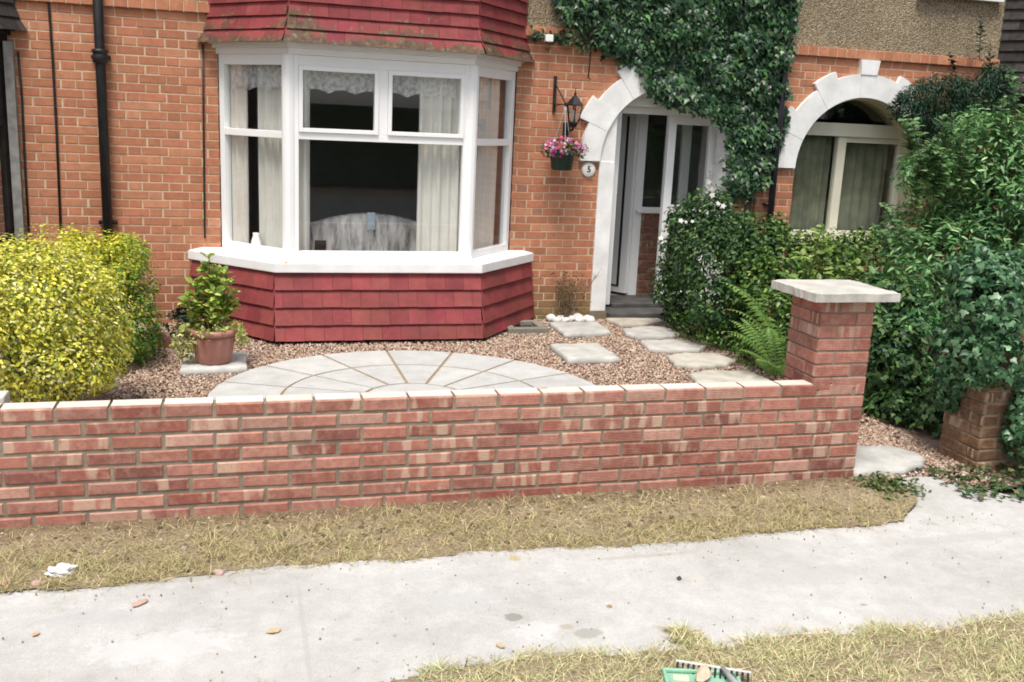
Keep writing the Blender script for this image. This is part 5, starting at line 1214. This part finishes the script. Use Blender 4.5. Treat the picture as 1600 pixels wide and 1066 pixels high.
# crumpled white plastic
p = atZ(95, 903, 0); bm = bmesh.new(); bmesh.ops.create_icosphere(bm, subdivisions=3, radius=1)
for v in bm.verts: v.co *= 1+.25*math.sin(5*v.co.x+1)*math.sin(6*v.co.y)+.2*math.sin(9*v.co.z+4*v.co.x)
for v in bm.verts: v.co = Vector((v.co.x*.055, v.co.y*.035, v.co.z*.028))
me = bpy.data.meshes.new('plastic_scrap'); bm.to_mesh(me); bm.free(); o = link('plastic_scrap', me, noisy('white crumpled plastic', (.7, .7, .7), (.8, .8, .8), 30, .5, .3)); o.location = (p.x, p.y+.02, .018); o.rotation_euler = (0, .1, .5); tag(o, 'crumpled white plastic scrap on the grass edge at the left', 'litter')
# fallen leaves
def dead_leaf(px, py, s, col, label, z=.002, group='fallen leaves'):
    p = atZ(px, py, z); b = MB(); a = rng.uniform(0, 6)
    vs = [Vector((x*s, y*s, zz*s)) for x, y, zz in [(0, 0, .02), (.3, .35, .12), (.22, .75, .06), (0, 1, .16), (-.22, .75, .1), (-.28, .35, .16), (0, .45, 0)]]; R = Matrix.Rotation(a, 3, 'Z')
    vs = [R @ v + Vector((p.x, p.y, z)) for v in vs]; vs2 = [v+Vector((0, 0, .0012)) for v in vs]
    F_ = LEAF[1]; b.add(vs+vs2, [tuple(reversed(f)) for f in F_]+[tuple(i+7 for i in f) for f in F_]+[(i, (i+1) % 6, (i+1) % 6+7, i+7) for i in range(6)])
    o = b.build('fallen_leaf', noisy('dead leaf', col, tuple(np.array(col)*1.2), 40, .8, .2), fix=False); return tag(o, label, 'leaf', group)
dead_leaf(442, 411, .07, (.45, .24, .10), 'brown leaf lying on the white bay sill', .7)
dead_leaf(415, 990, .06, (.42, .33, .2), 'tan leaf scrap on the path left of the centre')
dead_leaf(50, 995, .035, (.45, .3, .18), 'small tan leaf at the left of the path')
dead_leaf(1060, 908, .04, (.07, .05, .03), 'small dark leaf on the far side of the path below the pier')
dead_leaf(775, 1006, .05, (.4, .33, .22), 'narrow tan leaf on the path below the round stain')
dead_leaf(1285, 985, .03, (.45, .25, .18), 'tiny reddish leaf on the path by the near verge')
dead_leaf(1398, 782, .07, (.10, .16, .06), 'green leaf lying at the end of the verge by the gateway', .02)
# ------------------------------------------------------------------ rake and green tray at the bottom edge
A, B = atZ(1056, 1034, .05), atZ(1174, 1053, .05)
rk = empty('garden_rake', A.lerp(B, .5), 0, 'garden rake head with dark tines lying on the near grass', 'rake')
b = MB(); b.obox(A, B, .012, .014); b.build('head_bar', noisy('pale worn metal', (.55, .5, .46), (.7, .66, .62), 20, .5, .1), rk, bevel=.002)
dv = (B-A).normalized(); pv = Vector((dv.y, -dv.x, 0))
if pv.y > 0: pv = -pv
for k in range(14):
    c = A.lerp(B, (k+.4)/14); t_ = MB(); t_.tube([c+pv*.004, c+pv*.028+Vector((0, 0, .004)), c+pv*.05+Vector((0, 0, -.03))], [.0048, .004, .0022], 6); t_.build('tine', M['dark_wood'], rk)
h0 = A.lerp(B, .62); b = MB(); b.tube([h0+Vector((0, 0, .004)), h0+pv*.16+Vector((.05, -.06, .035)), h0+pv*.5+Vector((.17, -.24, .06)), h0+pv*.95+Vector((.3, -.5, .05))], [.009, .012, .012, .012], 10); b.build('handle', M['steel'], rk, True)
tc_ = atZ(1098, 1075, .02); ang = math.atan2(dv.y, dv.x)*.55
tr = empty('tool_tray', (tc_.x, tc_.y, 0), ang, 'green plastic tray with a pale label lying in the grass beside the rake', 'tray')
def local(bb, name, mt, parent, bevel=0):
    """geometry in the tray's own axes"""
    me = bpy.data.meshes.new(name); me.from_pydata(bb.v, [], bb.f); bm = bmesh.new(); bm.from_mesh(me); bmesh.ops.recalc_face_normals(bm, faces=bm.faces)
    if bevel: bmesh.ops.bevel(bm, geom=list(bm.edges), offset=bevel, segments=3, profile=.6, affect='EDGES', clamp_overlap=True)
    bm.to_mesh(me); bm.free(); o = bpy.data.objects.new(name, me); COL.objects.link(o); me.materials.append(mt); o.parent = parent; return o
b = MB(); b.box(-.135, .135, -.12, .075, .005, .035); local(b, 'tray_base', M['mint'], tr, .012)
b = MB()
for q_ in ((-.135, .135, .062, .075), (-.135, .135, -.12, -.107)): b.box(*q_, .036, .05)
for q_ in ((-.135, -.122, -.106, .061), (.122, .135, -.106, .061)): b.box(*q_, .036, .05)
local(b, 'tray_rim', M['mint'], tr, .005)
b = MB(); b.box(-.10, -.045, .015, .05, .0351, .037); local(b, 'label', noisy('cream label', (.6, .56, .36), (.7, .66, .46), 50), tr)
p = atZ(1098, 1058, .06); o = stone(1098, 1062, .032, (.62, .46, .34), 'pale beige rounded lump resting on the green tray', 'stone', 'pebble', .8, None, .036)

# ------------------------------------------------------------------ the other side of the road (seen only in the glass)
def big_leaves(name, label, cat, ells, n, cols, size, base):
    r = empty(name, base, 0, label, cat); P, N = shell(ells, n, .6, keep=0); foliage('crown', P, N, cols, size, M['leaf'], r)
    b = MB(); b.tube([(base[0], base[1], -.06), (base[0]+.1, base[1], 1.5), tuple(ells[0][0])], [.2, .16, .08], 8); b.build('trunk', M['bark'], r, True)
for i, x in enumerate((-16, -4.5, 13)):
    big_leaves('street_tree', ('round green tree across the road, leftmost of three', 'round green tree across the road, middle of three', 'round green tree across the road, rightmost of three')[i], 'tree', [((x, -15, 3.6+.5*(i % 3)), (2.2, 2.0, 2.0))], 1000, DK[:3], .5, (x, -15, 0))
b = MB(); b.box(-40, 40, -12.2, -11.2, -.05, 2.2); o = b.build('boundary_hedge', noisy('clipped hedge', (.05, .09, .04), (.11, .16, .08), 6, .8, .9, 30, .2, .1)); tag(o, 'long dark clipped hedge across the road', 'hedge')

# ------------------------------------------------------------------ light
w = bpy.data.worlds.new('World'); S.world = w; w.use_nodes = True; nt = w.node_tree; bg = nt.nodes['Background']
sk = nt.nodes.new('ShaderNodeTexSky'); sk.sky_type = 'NISHITA'; sk.sun_disc = False
EL, AZ = rad(66), rad(205)            # sun behind the camera's left shoulder
sk.sun_elevation = EL; sk.sun_rotation = AZ; sk.air_density = 1.0; sk.dust_density = 3.0; sk.ozone_density = 1.0
hs = nt.nodes.new('ShaderNodeHueSaturation'); hs.inputs['Saturation'].default_value = .4; nt.links.new(sk.outputs[0], hs.inputs['Color']); nt.links.new(hs.outputs[0], bg.inputs[0]); bg.inputs[1].default_value = .13
sd = bpy.data.lights.new('sun', 'SUN'); sd.energy = 2.4; sd.angle = rad(18); sd.color = (1, .95, .88); so_ = bpy.data.objects.new('sun', sd); COL.objects.link(so_)
dirv = Vector((math.sin(AZ)*math.cos(EL), math.cos(AZ)*math.cos(EL), math.sin(EL))); so_.rotation_euler = dirv.to_track_quat('Z', 'Y').to_euler()
vs_ = S.view_settings; vs_.view_transform = 'Standard'; vs_.look = 'None'; vs_.exposure = .58; vs_.gamma = 1; vs_.use_curve_mapping = False
